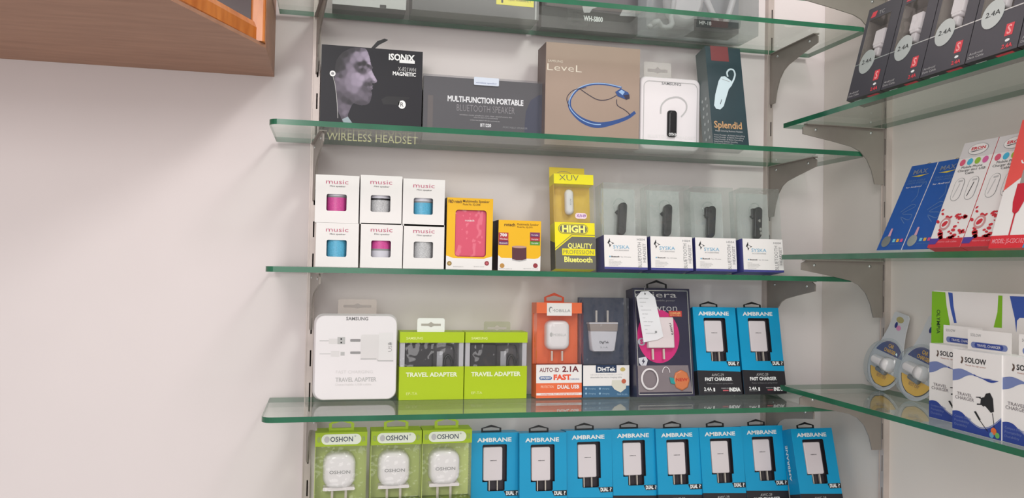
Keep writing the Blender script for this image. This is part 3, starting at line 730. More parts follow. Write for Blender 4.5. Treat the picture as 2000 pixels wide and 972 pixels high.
# --- four clear headset boxes with printed white base
NAVY = m('violet_blue_card', (70, 72, 140), rough=.35); CY = m('sky_ink', (100, 170, 205))
def clear_headset(label):
    it = Item('headset_pack', label, 'blister pack', (1181, 522), (1265, 525), (1175, 458), Z3, 1.535, 0.052, lean=7)
    W, H = it.w, it.h
    FT = (hit(1165, 355, it.P0, it.nl) - it.P0).dot(it.zl)
    mb = it.carton(NAVY, front=WHITE, top=m('grey_insert', (170, 176, 176)))
    mb.poly([(-W / 2, .0), (W / 2, .0), (W / 2, .0045), (-W / 2, .0045)], NAVY, 1)
    sx, sz = W / 84, H / 65     # units of photographed pixels on this label
    def q(x, z): return (-W / 2 + x * W / 290.0, H - z * H / 212.0)
    mb.poly([q(22, 50), q(38, 20), q(40, 40), q(68, 52), q(48, 58), q(36, 78), q(34, 58)], INK, 1); mb.poly([q(32, 50), q(40, 42), q(56, 52), q(42, 62)], WHITE, 2)
    mb.text('SYSKA', q(60, 84), q(168, 84), H * .10, CY, 2, .0); mb.text('ACCESSORIES', q(64, 98), q(165, 98), H * .035, GREY, 2)
    mb.poly(ellip(*q(37, 134), .0015, .0015), CY, 2)
    mb.text('Bluetooth', q(46, 138), q(100, 138), H * .04, INK, 2, .02); mb.text('Ver. 3.0 noise', q(108, 138), q(178, 138), H * .032, GREY, 2)
    for k in range(5): mb.text('works with all phone models', q(28, 156 + 8.5 * k), q(60 + [0, 50, 58, 46, 30][k], 156 + 8.5 * k), H * .022, GREY, 2)
    mb.text('HS04', q(222, 30), q(276, 30), H * .06, GREY, 2)
    mb.text('BLUETOOTH', q(250, 200), q(250, 42), H * .11, GREY, 2); mb.text('HEADSET', q(280, 165), q(280, 48), H * .09, GREY, 2)
    it.part(mb, 'printed_base')
    mb = MB(); mb.box(-W / 2 + .001, W / 2 - .001, .001, it.d - .001, H + .0003, FT, CLEAR, skip=('bottom',))
    mb.box(-W / 2 + .006, W / 2 - .012, .030, .0305, H + .0004, FT - .006, clear('milky_insert', (242, 244, 243), diff=.30, dcol=(226, 228, 226), rough=.2))
    it.part(mb, 'clear_cover')
    mb = MB(); cx, cz = .000, H + (FT - H) * .34
    r = math.radians(5); c, s_ = math.cos(r), math.sin(r)
    P = rrect(0, 0, .0185, .068, .0086, 5); P = [(cx + x * c - (-z) * s_ * -1 * -1, cz + z * c + x * s_) for x, z in P]
    mb.loft(P, [(.012, .003), (.0128, .0012), (.016, 0), (.022, 0), (.024, .002)], BLACK)
    mb.tube([(cx - .003, .022, cz + .018), (cx - .009, .026, cz + .012)], .0045, BLACK, 10)
    it.part(mb, 'headset')
    mb = MB(); pts = [(cx - .004 + .013 * math.cos(t), .018, cz + .026 + .016 * math.sin(t)) for t in [math.radians(a) for a in range(-20, 231, 15)]]
    mb.tube(pts, .0011, CLEAR, 6); it.part(mb, 'ear_hook')
    it.FT = FT
    return it
h0 = clear_headset('clear-topped headset box, first of the four alike, beside the yellow pack')
def repl(first, BLpx, z, pos, label, yaw=0, side=False, extra=0.0):
    """copy a thing and its parts so that its lower left front corner stands at the same depth under that sight line"""
    r = copy_tree(first.root)
    hp = Vector((0, 1, 0)) if not side else Vector((1, 0, 0)); anc = Vector((0, pos, 0)) if not side else Vector((pos, 0, 0))
    pl = hit(BLpx[0], BLpx[1], anc, hp)
    M0 = first.mat.copy(); rot = M0.to_3x3()
    R_ = Matrix.Rotation(math.radians(yaw), 3, 'Z') @ rot
    o = Vector((pl.x, pl.y, first.O.z + (z - first.zshelf))) + (R_ @ Vector((1, 0, 0))) * (first.w / 2)
    M = R_.to_4x4(); M.translation = o; r.matrix_world = M; tag(r, label); return r
h0.zshelf = Z3
G = 'clear-topped headset boxes'
repl(h0, (1272, 524), Z3, 1.535, 'clear-topped headset box, second from the left of the four alike')
r3_ = repl(h0, (1360, 525), Z3, 1.535, 'clear-topped headset box, third of the four, black clip turned sideways')
r4_ = repl(h0, (1453, 530), Z3, 1.52, 'clear-topped headset box, last of the four, its headset showing silver buttons')
# the last two headsets show their clip and buttons
for r_, k in ((r3_, 0), (r4_, 1)):
    for ch in list(r_.children):
        if ch.name.startswith('headset'):
            mb = MB(); W, H = h0.w, h0.h; cx, cz = 0.0, H + (h0.FT - H) * .34
            if k == 0: mb.loft([(x - .0085, z) for x, z in rrect(cx, cz + .019, .009, .024, .004, 4)], [(.012, .002), (.013, 0), (.02, 0)], BLACK)
            else:
                mb.box(cx - .011, cx - .004, .014, .022, cz + .010, cz + .030, BLACK)
                for zz in (.004, -.014, -.022): mb.prism(rrect(cx + .002 - zz * .08, cz + zz, .004, .006, .001, 2), .0105, .0125, SILVER)
            o = mb.build('clip' if k == 0 else 'button_panel', ch)

# ================================================================== SHELF 4
it = Item('charger_case', 'large white rounded travel adapter case with clear hang tab', 'blister pack', (609, 785), (776, 784), (620, 612), Z4, 1.590, 0.032, lean=3)
W, H = it.w, it.h; mb = MB()
mb.loft(rrect(0, H / 2, W, H, .018, 7), [(0, .0045), (.0006, .0035), (.004, .0028), (.028, .0012), (.029, 0), (.032, 0)], WPLAS)
it.T(mb, 'SAMSUNG', (676, 625), (719, 625), 6.5, m('mid_grey_ink', (120, 118, 120)), .02)
it.T(mb, 'FAST CHARGING', (656, 729), (728, 729), 6, m('very_pale_ink', (218, 214, 214))); it.T(mb, 'TRAVEL ADAPTER', (655, 745), (735, 745), 8, LGREY, .015); it.T(mb, 'Detachable USB cable', (655, 752.5), (725, 752.5), 4, MC['very_pale_ink'])
PL = m('pale_relief', (222, 217, 217), rough=.3)
it.rect(mb, 704, 653, 768, 701, PL, 1, .004); it.rect(mb, 739, 649, 768, 704, m('relief_edge', (228, 224, 224), rough=.3), 2)
it.rect(mb, 704, 699.5, 735, 701.5, LGREY, 3); mb.poly(it.P([(735, 700), (739, 703), (768, 703), (768, 705), (738, 705)]), LGREY, 3)
for v in (664.5, 688.5): it.rect(mb, 684, v - 2.6, 704, v + 2.2, m('soft_grey', (150, 147, 148)), 3, .001)
it.rect(mb, 624, 664.5, 642, 666, LGREY, 1); it.rect(mb, 642, 661, 659, 671, PL, 1); it.rect(mb, 659, 658, 674, 671.5, LGREY, 1); it.rect(mb, 665, 660, 668, 663, INK, 2); it.rect(mb, 665, 667, 668, 670, INK, 2)
it.rect(mb, 624, 690, 646, 691.2, LGREY, 1); it.rect(mb, 646, 685, 663, 696, PL, 1); it.rect(mb, 665, 687, 673, 694, LGREY, 1)
it.T(mb, 'USB', (765, 686), (765, 668), 7, LGREY); it.T(mb, '4', (757, 673), (764, 673), 5, GREY)
it.part(mb, 'case')
mb = MB(); c = it.p(699, 600); euro_tab(mb, c[0], H - .002, .074, .030, .0295, .0012, clear('frost_tab', (244, 240, 236), diff=.12, dcol=(210, 200, 192), rough=.15)); it.part(mb, 'hang_tab')

# --- lime travel adapter boxes
LIME = m('lime_card', (178, 203, 0), rough=.42)
it = Item('adapter_box', 'left lime-green travel adapter box with a white hang tab on top', 'box', (778.5, 779.5), (904.5, 778.5), (780, 648), Z4, 1.605, 0.05)
W, H = it.w, it.h; mb = MB()
za, zb = it.p(840, 715.5)[1], it.p(840, 669)[1]
mb.box(-W / 2, W / 2, 0, it.d, 0, za, LIME, skip=('top',)); mb.box(-W / 2, W / 2, 0, it.d, zb, H, LIME, skip=('bottom',)); mb.box(-W / 2, W / 2, it.d - .001, it.d, za, zb, LIME)
mb.box(-W / 2 + .003, W / 2 - .003, .030, .0305, za - .01, zb + .01, m('grey_tray', (96, 92, 96), rough=.4))
mb.box(-W / 2 + .001, -W / 2 + .010, .002, .030, za - .005, zb + .005, m('tray_edge', (200, 198, 204), rough=.35)); mb.box(W / 2 - .010, W / 2 - .001, .002, .030, za - .005, zb + .005, MC['tray_edge'])
it.T(mb, 'SAMSUNG', (793.5, 662.5), (826, 662.5), 4.6, m('pale_lime_ink', (232, 240, 150)), .02)
it.T(mb, 'TRAVEL ADAPTER', (792.5, 735.5), (893, 735), 8.2, m('near_white_ink', (238, 244, 210)), .035)
it.T(mb, 'EP-TA', (793, 771), (815, 771), 5, MC['pale_lime_ink'])
it.part(mb, 'carton')
mb = MB(); mb.loft(rrect(-W * .20, (za + zb) / 2 - .004, .056, .050, .005, 4), [(.006, .003), (.007, .001), (.01, 0), (.029, 0)], m('adapter_black', (24, 20, 27), rough=.3))
it.part(mb, 'adapter')
mb = MB(); mb.tube([(x, .012 + .003 * math.sin(i), z) for i, (x, z) in enumerate(smooth([(-W * .40, zb - .004), (-W * .1, zb - .006), (W * .2, zb - .005), (W * .33, zb - .008), (W * .36, za + .02), (W * .34, za + .002)]))], .0016, BLACK, 6)
mb.tube([(x, .014, z) for x, z in smooth([(W * .20, za - .002), (W * .22, za + .014), (W * .27, za + .020), (W * .32, za + .010), (W * .33, za - .002)])], .0028, BLACK, 6); it.part(mb, 'cable')
mb = MB(); a = it.p(854, 716); b = it.p(866, 687); mb.box(a[0], b[0] - .0, .010, .012, za - .004, b[1], m('plug_silver', (170, 170, 176), rough=.3, metal=.3)); it.part(mb, 'usb_plug')
mb = MB(); mb.box(-W / 2 + .0008, W / 2 - .0008, .0006, .0009, za - .001, zb + .001, FILM); it.part(mb, 'window_film')
mb = MB(); c = it.p(842, 640); euro_tab(mb, c[0], H - .002, .054, .029, .003, .0008, m('white_tab_plastic', (238, 240, 232), rough=.2)); tabo = it.part(mb, 'hang_tab')
it.zshelf = Z4; lime = it
r_ = repl(it, (906.3, 779.5), Z4, 1.605, 'right lime-green travel adapter box with a see-through hang tab')
for ch in r_.children:
    if ch.name.startswith('hang_tab'):
        me = ch.data.copy(); me.materials.clear(); me.materials.append(clear('faint_tab', (236, 238, 226), diff=.15, dcol=(215, 214, 195))); ch.data = me
        ch.location.x += .004; ch.location.z -= .006

# --- orange charger pack
def prongs(it, ch, L, w=.0016, y=.012, mt=METAL):
    for (u, v0, v1) in L:
        a, b = it.p(u, v1, y), it.p(u, v0, y); mb = MB(); mb.box(a[0] - w, a[0] + w, y, y + .005, min(a[1], b[1]), max(a[1], b[1]), mt); mb.build('prong', ch)
OR = m('orange_card', (234, 108, 62), rough=.38)
Zm = lambda x, z: (1020 + x / 3.738, 540 + z / 3.738)
it = Item('charger_pack', 'orange and white dual USB charger pack with a hexagon hanger', 'blister pack', (1047, 774.5), (1136, 775.5), (1045, 590), Z4, 1.590, 0.04, lean=3)
W, H = it.w, it.h; zs = it.p(1090, 711.5)[1]; zh = it.p(1090, 611.5)[1]
mb = MB(); mb.box(-W / 2, W / 2, 0, it.d, 0, zs, OR, skip=('top',), front={'front': OR}); mb.box(-W / 2, W / 2, .030, it.d, zs, zh, OR); mb.box(-W / 2, W / 2, 0, it.d, zh, H, OR)
mb.poly([(-W / 2, zs * .62 * .72), (W / 2, zs * .62 * .72), (W / 2, zs), (-W / 2, zs)], WHITE, 1)
it.rect(mb, 1047.5, 766, 1136, 772, WHITE, 1)
it.T(mb, 'AUTO-ID', (1053.5, 726), (1092, 726), 8, m('dark_red_ink', (120, 40, 50)), .015); it.T(mb, '2.1A', (1098, 725.5), (1130, 725.5), 10.5, m('wine_ink', (110, 30, 44)), .03)
a = it.p(1065.5, 738); mb.poly(rrect(a[0], a[1], .026, .007, .0035), m('mid_blue', (50, 90, 150)), 2); it.T(mb, 'EFFICIENT', (1055.5, 740), (1076, 740), 4, WINK, .02, 3)
it.T(mb, 'FAST', (1081, 741), (1115, 741), 9.5, m('orange_red_ink', (236, 84, 50)), .05); it.T(mb, 'CHARGING', (1112, 741.5), (1131, 741.5), 3.2, m('mid_blue', (50, 90, 150)))
it.T(mb, 'PROTECTION', (1056, 757.5), (1081, 757.5), 5, m('peach_ink', (250, 200, 170)), .01); it.T(mb, 'DUAL USB', (1088.5, 758.5), (1131, 758.5), 7, WINK, .03)
it.T(mb, 'intelligent fast charging dual port', (1056, 770.5), (1130, 770.5), 2.6, m('orange_red_ink', (236, 84, 50)))
it.part(mb, 'carton')
mb = MB(); a, b = it.p(1068, 616), it.p(1116.5, 592); mb.prism([(a[0], a[1]), (b[0], a[1]), (b[0], b[1]), (a[0], b[1])], -.0007, 0, WHITE)
mb.text('MOBILLA', (a[0] + .010, a[1] + .0075), (b[0] - .003, a[1] + .0075), .0055, GREY, 1, 0, -.0007); mb.poly(ellip(a[0] + .008, a[1] + .012, .004, .006), GREY, 1, -.0007); mb.poly(ellip(a[0] + .009, a[1] + .011, .003, .0048), WHITE, 2, -.0007)
it.part(mb, 'name_label')
mb = MB(); q = it.p(1090, 654, .012)
mb.loft(rrect(q[0], q[1], .049, .060, .013, 6), [(.0085, .008), (.0095, .004), (.013, .001), (.02, 0), (.0295, 0)], WPLAS)
mb.text('MOBILLA', (q[0] - .011, q[1] - .002), (q[0] + .016, q[1] - .002), .005, LGREY, 1, 0, .0085); mb.poly(ellip(q[0] - .0155, q[1] + .001, .003, .0045), LGREY, 1, .0085)
ch = it.part(mb, 'charger'); prongs(it, ch, [(1078, 685, 704), (1098, 685, 704)], y=.016)
mb = MB(); mb.box(-W / 2 + .001, W / 2 - .001, .001, .0295, zs + .0002, zh - .0002, FILM, skip=('top', 'bottom', 'back')); it.part(mb, 'clear_window')
mb = MB(); c = it.p(1087, 590); hanger(mb, c[0], H + .0002, .042, .020, .018, .0015, m('orange_strap', (214, 84, 52)), .0045); it.part(mb, 'hanger')

# --- grey-blue charger pack
it = Item('charger_pack', 'slate-blue charger pack with white plug pointing up behind clear plastic', 'blister pack', (1139, 773), (1229, 777), (1139, 580), Z4, 1.590, 0.04, lean=3)
W, H = it.w, it.h; SLT = m('slate_card', (66, 74, 96), rough=.35); SB = m('steel_blue_print', (62, 104, 138), rough=.4)
zs = it.p(1185, 713)[1]
mb = MB(); mb.box(-W / 2, W / 2, 0, it.d, 0, zs, SB, skip=('top',)); mb.box(-W / 2, W / 2, .032, it.d, zs, H, SLT)
zz = it.p(1185, 753)[1]; mb.poly([(-W / 2, zz), (W / 2, zz), (W / 2, zs), (-W / 2, zs)], WHITE, 1)
it.rect(mb, 1163.5, 712.5, 1204, 727.5, m('deep_navy', (24, 48, 82)), 2); it.T(mb, 'DigiTek', (1167, 724.5), (1202, 724.5), 8, WINK, .03, 3)
it.T(mb, 'USB CAR & TRAVEL CHARGER 2.1A WITH', (1153, 733), (1215, 733), 3, LGREY); it.T(mb, 'detachable fast micro charging cable', (1153, 738), (1214, 738), 3, GREY)
mb.poly(it.P([(1195, 742), (1212, 742), (1223, 750), (1222, 758), (1212, 766), (1200, 760), (1194, 752)]), m('print_plug', (216, 214, 200)), 3); it.oval(mb, 1218, 744, 4.5, 4.5, m('badge_orange', (196, 100, 70)), 4)
for v in (758.5, 768):
    for u in (1143, 1170): it.oval(mb, u + 1.5, v, 2, 2, m('pale_blue_ink', (150, 186, 210)), 2); it.T(mb, 'charging', (u + 6, v + 1.5), (u + 20, v + 1.5), 3, MC['pale_blue_ink'])
it.T(mb, 'Made for you', (1205, 771), (1225, 771), 3.5, MC['pale_blue_ink']); it.oval(mb, 1216, 721, 5, 4, m('gold_badge', (200, 180, 110)), 2)
it.part(mb, 'carton')
mb = MB(); 
body = it.P([(1153, 646), (1205, 646), (1200, 684), (1196, 686), (1159, 686), (1156, 683)], .014)
mb.loft(body, [(.012, .002), (.013, 0), (.031, 0)], WPLAS)
neck = it.P([(1150.5, 629), (1206, 629), (1205, 646), (1153, 646)], .014); mb.prism(neck, .0115, .0315, m('warm_grey_plastic', (176, 160, 150), rough=.3))
cap = it.P([(1150, 629.5), (1206, 629.5), (1206, 632), (1150, 632)], .014); mb.prism(cap, .011, .0318, WPLAS)
a = it.p(1171, 670, .012); mb.text('DigiTek', a, (a[0] + .020, a[1]), .0045, INK, 1, .02, .012); mb.text('2.1A', (a[0] + .001, a[1] - .010), (a[0] + .018, a[1] - .010), .003, GREY, 1, .0, .012)
ch = it.part(mb, 'charger'); prongs(it, ch, [(1165, 606, 629.4), (1187, 606, 629.4)], y=.018, w=.0018)
mb = MB(); mb.box(-W / 2 + .0005, W / 2 - .0005, .0006, .0318, zs + .0002, H - .0008, clear('grey_film', (236, 238, 242), diff=.03, dcol=(200, 205, 215), rough=.06, bump=.9, nscale=24, dist=.010), skip=('bottom', 'back')); it.part(mb, 'clear_cover')

# --- navy charger box with price tag
it = Item('charger_box', 'large navy charger box with pink circle and a white price tag', 'box', (1244, 775), (1357, 770), (1229, 562), Z4, 1.560, 0.040, lean=9)
W, H = it.w, it.h; NV = m('dark_navy_card', (48, 46, 68), rough=.35); PNK = m('pink_disc', (206, 44, 120), rough=.35)
mb = it.carton(NV)
b_ = .004
for r_ in ((-W / 2 + b_, -W / 2 + b_ + .0016, b_, H - b_), (W / 2 - b_ - .0016, W / 2 - b_, b_, H - b_)): mb.poly([(r_[0], r_[2]), (r_[1], r_[2]), (r_[1], r_[3]), (r_[0], r_[3])], SILVER, 1)
for z0 in (b_, H - b_ - .0016): mb.poly([(-W / 2 + b_, z0), (W / 2 - b_, z0), (W / 2 - b_, z0 + .0016), (-W / 2 + b_, z0 + .0016)], SILVER, 1)
q = it.p(1286, 656); mb.poly(ellip(q[0], q[1], .046, .055, 40), PNK, 1)
it.T(mb, 'riviera', (1240, 580), (1321, 579), 11, LGREY, .0); it.T(mb, 'mobile power', (1280, 588), (1318, 588), 3.5, GREY); it.T(mb, 'Newton', (1250, 607), (1322, 605), 14, LGREY, -.012)
it.rect(mb, 1306, 607, 1331, 618, m('red_badge', (196, 62, 60)), 2); it.T(mb, 'CHARGER', (1308, 613), (1329, 613), 4, m('badge_gold', (235, 190, 120)), .02, 3); it.T(mb, 'WITH CABLE', (1308, 617), (1329, 617), 3, MC['badge_gold'], .0, 3)
it.oval(mb, 1253, 667, 7.5, 7.5, m('badge_grey', (176, 176, 186)), 2); it.T(mb, 'S', (1250, 671), (1256, 671), 8, PNK, .05, 3)
mb.poly(it.P([(1247, 699), (1261, 696), (1265, 703), (1262, 714), (1254, 716), (1248, 708)]), m('badge_white', (206, 206, 214)), 2); mb.poly(it.P([(1257, 699), (1253, 706), (1256, 706), (1254, 713), (1260, 704), (1257, 704)]), NV, 3)
V = [(-W / 2 - .0002, .012, .04), (-W / 2 - .0002, .016, .04)]
it.part(mb, 'carton')
mb = MB(); a, b = it.p(1248, 766), it.p(1345, 713); mb.prism([(a[0], a[1]), (b[0] + .004, a[1]), (b[0] - .002, b[1]), (a[0] - .001, b[1])], -.0012, -.0004, clear('cloudy_window', (200, 190, 190), diff=.45, dcol=(178, 166, 172), rough=.1, bump=.8, nscale=60)); it.part(mb, 'clear_window')
mb = MB(); q = it.p(1268, 740); 
for rr in (.018, .0165): mb.tube([(q[0] + rr * math.cos(t), -.003 - .001 * (rr < .017), q[1] + (rr + .003) * math.sin(t)) for t in [2 * math.pi * i / 30 for i in range(30)]], .0012, WPLAS, 6, True)
q2 = it.p(1300, 728); mb.tube([(q2[0] + .008 * math.cos(t), -.0028, q2[1] + .012 * math.sin(t)) for t in [math.pi * i / 12 for i in range(13)]], .0009, WPLAS, 6); it.part(mb, 'white_cable')
mb = MB(); q = it.p(1330, 742); mb.loft(ellip(q[0], q[1], .018, .021, 8), [(-.004, .003), (-.003, 0), (-.0015, 0)], m('copper_sticker', (206, 120, 76), rough=.3)); mb.text('NEW', (q[0] - .013, q[1] - .002), (q[0] + .013, q[1] - .002), .006, m('red_ink', (190, 50, 40)), 1, .03, -.004)
mb.prism([(q[0] - .024, q[1] - .006), (q[0] - .014, q[1] - .008), (q[0] - .016, q[1] + .004), (q[0] - .026, q[1] + .006)], -.0035, -.0025, m('teal_print', (40, 150, 150))); it.part(mb, 'sticker')
mb = MB(); a, b = it.p(1266, 679, -.01), it.p(1314, 619, -.01); mb.loft(rrect((a[0] + b[0]) / 2 + .001, (a[1] + b[1]) / 2, b[0] - a[0], b[1] - a[1], .002, 3), [(-.011, .002), (-.0105, .0005), (-.009, 0), (-.0004, 0)], m('charger_white', (228, 214, 216), rough=.3))
q = it.p(1304, 632); mb.text('riviera', (q[0] - .002, q[1]), (q[0] + .003, q[1] - .024), .006, INK, 1, .01, -.011, snap=False)
ch = it.part(mb, 'charger'); prongs(it, ch, [(1276, 681, 702), (1297.5, 681, 701)], y=-.007, w=.0017)
mb = MB(); hanger(mb, .0 - .002, H + .0002, .046, .020, .018, .0015, BLACK, .004); it.part(mb, 'hanger')
tg = MB(); TW = m('tag_white', (236, 234, 238), rough=.4)
P = it.P([(1242.6, 580), (1252, 569), (1266, 568), (1279, 580), (1295.5, 657), (1285, 663), (1257, 668)], -.0132)
tg.prism(P, -.0135, -.0128, TW); q = it.p(1259.5, 573.5, -.0132); tg.poly(ellip(q[0], q[1], .0017, .0017, 12), INK, 1, -.0135)
for k in range(10):
    q = it.p(1247 + k * 1.5, 583 + k * 7.6, -.0132); tg.text('item price tax size code' if k % 2 else 'cable charger', (q[0] + .001, q[1]), (q[0] + .022 - .008 * (k % 3), q[1] - .0005), .0020, GREY, 1, 0, -.0135)
q = it.p(1281, 648, -.0132); tg.poly(ellip(q[0], q[1], .0024, .0024), GREY, 1, -.0135)
q = it.p(1259.5, 573.5, -.0132); q2 = it.p(1262, 560)
tg.tube([(q[0], -.0138, q[1]), (q[0] - .001, -.014, q[1] + .006), (q[0] + .002, -.008, H + .001), (q2[0], .004, H + .004), (q2[0] + .003, .018, H + .006)], .0005, LGREY, 5)
it.part(tg, 'price_tag')

# --- blue charger boxes: one built, ten copied
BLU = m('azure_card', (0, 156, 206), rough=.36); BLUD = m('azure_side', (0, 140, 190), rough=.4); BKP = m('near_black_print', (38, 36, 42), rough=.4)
it = Item('charger_box', 'blue and black charger box, right-hand one of the pair beside the navy box', 'box', (1454, 771), (1536.5, 768), (1434.5, 600), Z4, 1.562, 0.040, lean=12)
W, H = it.w, it.h; mb = MB()
Zt = lambda x, z: (1320 + x / 3.74, 540 + z / 3.74)
def q(x, z): return (-W / 2 + x * W, z * H)
# proportions read from the front of the box (0..1)
hx0, hx1, hz0, hz1 = .235, .745, .475, .875
px0, px1, pz0 = .34, .70, .375
hole = [q(hx0, hz0), q(px0, hz0), q(px0, pz0 + .01), q(px0 + .02, pz0), q(px1 - .02, pz0), q(px1, pz0 + .01), q(px1, hz0), q(hx1, hz0), q(hx1, hz1 - .01), q(hx1 - .02, hz1), q(hx0 + .02, hz1), q(hx0, hz1 - .01)]
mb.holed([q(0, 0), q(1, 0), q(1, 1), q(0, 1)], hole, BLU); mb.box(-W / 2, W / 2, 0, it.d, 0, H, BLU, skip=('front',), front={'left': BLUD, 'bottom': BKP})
mb.wall(hole, 0, .012, BKP); mb.poly(hole, m('box_interior', (52, 46, 54), rough=.35), 0, .012)
mb.poly([q(0, 0), q(1, 0), q(1, .255), q(0, .275)], BKP, 1)
for sx, k in ((-W / 2 - .0002, 1), (W / 2 + .0002, -1)):
    V = [(sx, 0, 0), (sx, it.d, 0), (sx, it.d, H * .27), (sx, 0, H * .27)]; mb.add(V, [(0, 1, 2, 3)][::1], BKP)
mb.text('AMBRANE', q(.12, .905), q(.84, .905), H * .042, WINK, 2, .03)
mb.poly([q(.68, .375), q(1.0, .375), q(1.0, .318), q(.73, .318)], INK, 2); mb.text('DUAL', q(.73, .330), q(.90, .330), H * .038, WINK, 3, .05); mb.text('?', q(.93, .328), q(.975, .328), H * .04, WINK, 3, .01)
mb.text('AWC-29', q(.32, .205), q(.60, .205), H * .030, LGREY, 2); mb.text('FAST CHARGER', q(.16, .155), q(.79, .155), H * .036, WINK, 2, .035)
mb.text('Power to keep you going always', q(.2, .118), q(.8, .118), H * .014, GREY, 2)
mb.text('2.4A', q(.12, .045), q(.30, .045), H * .036, WINK, 2, .02); mb.text('OUTPUT', q(.12, .028), q(.33, .028), H * .012, GREY, 2); mb.poly([q(.335, .035), q(.37, .035), q(.37, .075), q(.335, .075)], WINK, 2)
mb.text('MAKE IN', q(.52, .062), q(.68, .062), H * .014, LGREY, 2); mb.poly([q(.55, .038), q(.68, .038), q(.68, .05), q(.55, .05)], m('flag_red', (196, 90, 100)), 2); mb.text('INDIA', q(.70, .034), q(.96, .034), H * .040, WINK, 2, .05)
# name running up the left side
def sidexf(x, z): return (-W / 2 - .0004, it.d / 2 - x, z)
mb.text('AMBRANE', (-.003, H * .42), (-.003, H * .82), .008, WINK, 2, .02, xf=lambda x, z: (-W / 2 - .0004, it.d * .5 - x, z))
it.part(mb, 'carton')
mb = MB(); a, b = q(.255, .485), q(.655, .845)
mb.loft(rrect((a[0] + b[0]) / 2, (a[1] + b[1]) / 2, b[0] - a[0], b[1] - a[1], .003, 3), [(.0005, .0015), (.001, .0003), (.004, 0), (.0118, 0)], m('charger_pinkish_white', (222, 212, 216), rough=.3))
mb.text('AMBRANE', (a[0] + .013, (a[1] + b[1]) / 2 + .006), (a[0] + .027, (a[1] + b[1]) / 2 + .006), .0016, INK, 1, .02, .0005)
ch = it.part(mb, 'charger')
for x in (.375, .545):
    mb = MB(); mb.box(q(x, 0)[0], q(x + .02, 0)[0], .003, .008, H * .378, H * .4845, METAL); mb.build('prong', ch)
mb = MB(); hanger(mb, -W * .06, H + .0002, .041, .0145, .012, .0012, BLACK, .0036); it.part(mb, 'hanger')
awc = it; awc.zshelf = Z4
GB = 'blue charger boxes in the bottom row'
def awcopy(BL, z, pos, label, yaw=0, group=None):
    r = repl(awc, BL, z, pos, label, yaw)
    return r
awcopy((1365.5, 770), Z4, 1.562, 'blue and black charger box, left-hand one of the pair, touching the navy box')
# bottom row: positions by the top left corner of each face (tops are what the photo shows)
def awc_top(u, v, dz, label, yaw=0, lean=None, dpos=0.0):
    r = copy_tree(awc.root); R_ = awc.mat.to_3x3()
    if lean is not None: R_ = Matrix.Rotation(math.radians(yaw), 3, 'Z') @ Matrix.Rotation(math.radians(-lean), 3, 'X')
    zb = Z5 + awc.d * math.sin(math.radians(lean if lean is not None else 12)) + .0004
    # the face's top left corner must lie on this sight line at its own height
    off = R_ @ Vector((-awc.w / 2, 0, awc.h)); zt = zb + off.z
    rr = ray(u, v); P = rr * (zt / rr.z)
    o = P - off; o.z = zb
    M = R_.to_4x4(); M.translation = o; r.matrix_world = M; tag(r, label)
    return r
tops = [(920.5, 846, 'first from the left, beside the lime packs'), (1014.5, 846, 'second from the left'), (1105.5, 841, 'third from the left'), (1194, 838, 'fourth from the left'),
        (1280, 837, 'fifth from the left'), (1365, 835, 'sixth from the left'), (1447, 832, 'seventh from the left'), (1544, 837, 'at the right end, turned so its side shows')]
ROWZ = []
for i, (u, v, lb) in enumerate(tops):
    awc_top(u, v, 0, 'blue charger box in the bottom row, ' + lb, yaw=(0 if i < 7 else 0), lean=(4 + 1.3 * i if i < 7 else 17))

# --- green packs, bottom row left
OG = m('olive_lime_card', (160, 186, 30), rough=.38); OGI = m('lime_inner', (190, 204, 124), rough=.5)
it = Item('charger_pack', 'lime charger pack with white plug, bottom row, leftmost beside the standard', 'blister pack', (611, 1040), (713, 1040), (616.5, 845), Z5, 1.545, 0.045, h=None)
W = it.w; H = it.h; zh = it.p(660, 871)[1]; zs = it.p(660, 985)[1]
mb = MB(); mb.box(-W / 2, W / 2, 0, it.d, 0, zs, OG, skip=('top',)); mb.box(-W / 2, W / 2, .036, it.d, zs, zh, OGI); mb.box(-W / 2, W / 2, 0, it.d, zh, H, OG)
mb.box(-W / 2, -W / 2 + .001, .002, .036, zs, zh, OGI)
zc = (zh + H) / 2; mb.poly(rrect(.000, zc, .072, .019, .0095, 6), m('off_white_ink', (226, 230, 214)), 1)
mb.text('OSHON', (-.020, zc - .0042), (.021, zc - .0042), .0088, m('blue_grey_ink2', (72, 80, 96)), 2, .015); mb.poly(ellip(-.026, zc, .005, .006, 10), LGREY, 2); mb.text('*', (.0235, zc + .001), (.0265, zc + .001), .006, GREY, 2)
for sx in (-1, 1):
    for k in (0, 1): stroke(mb, [(sx * (.038 + .003 * k) , zc - .005), (sx * (.0395 + .003 * k), zc), (sx * (.038 + .003 * k), zc + .005)], .0004, GREY, 2)
mb.text('2.1A', (W * .12, zs - .022), (W * .44, zs - .022), .012, INK, 2, .02)
a = (-W * .30, zs - .020); mb.poly([(-W * .36, zs - .026), (-W * .05, zs - .026), (-W * .05, zs - .010), (-W * .36, zs - .010)], CY, 1)
it.part(mb, 'carton')
mb = MB(); c = it.p(662.5, 920, .012); mb.loft([(x * (1 - .0 * z), z) for x, z in rrect(c[0], c[1], .060, .068, .022, 8)], [(.010, .010), (.0112, .005), (.016, .0015), (.024, 0), (.0355, 0)], m('glossy_white_plastic', (236, 232, 236), rough=.12))
mb.text('OSHON', (c[0] - .018, c[1] - .004), (c[0] + .020, c[1] - .004), .0058, GREY, 1, .01, .010)
mb.loft(rrect(c[0], c[1] - .033, .058, .006, .002, 3), [(.014, 0), (.035, 0)], WPLAS)
ch = it.part(mb, 'charger')
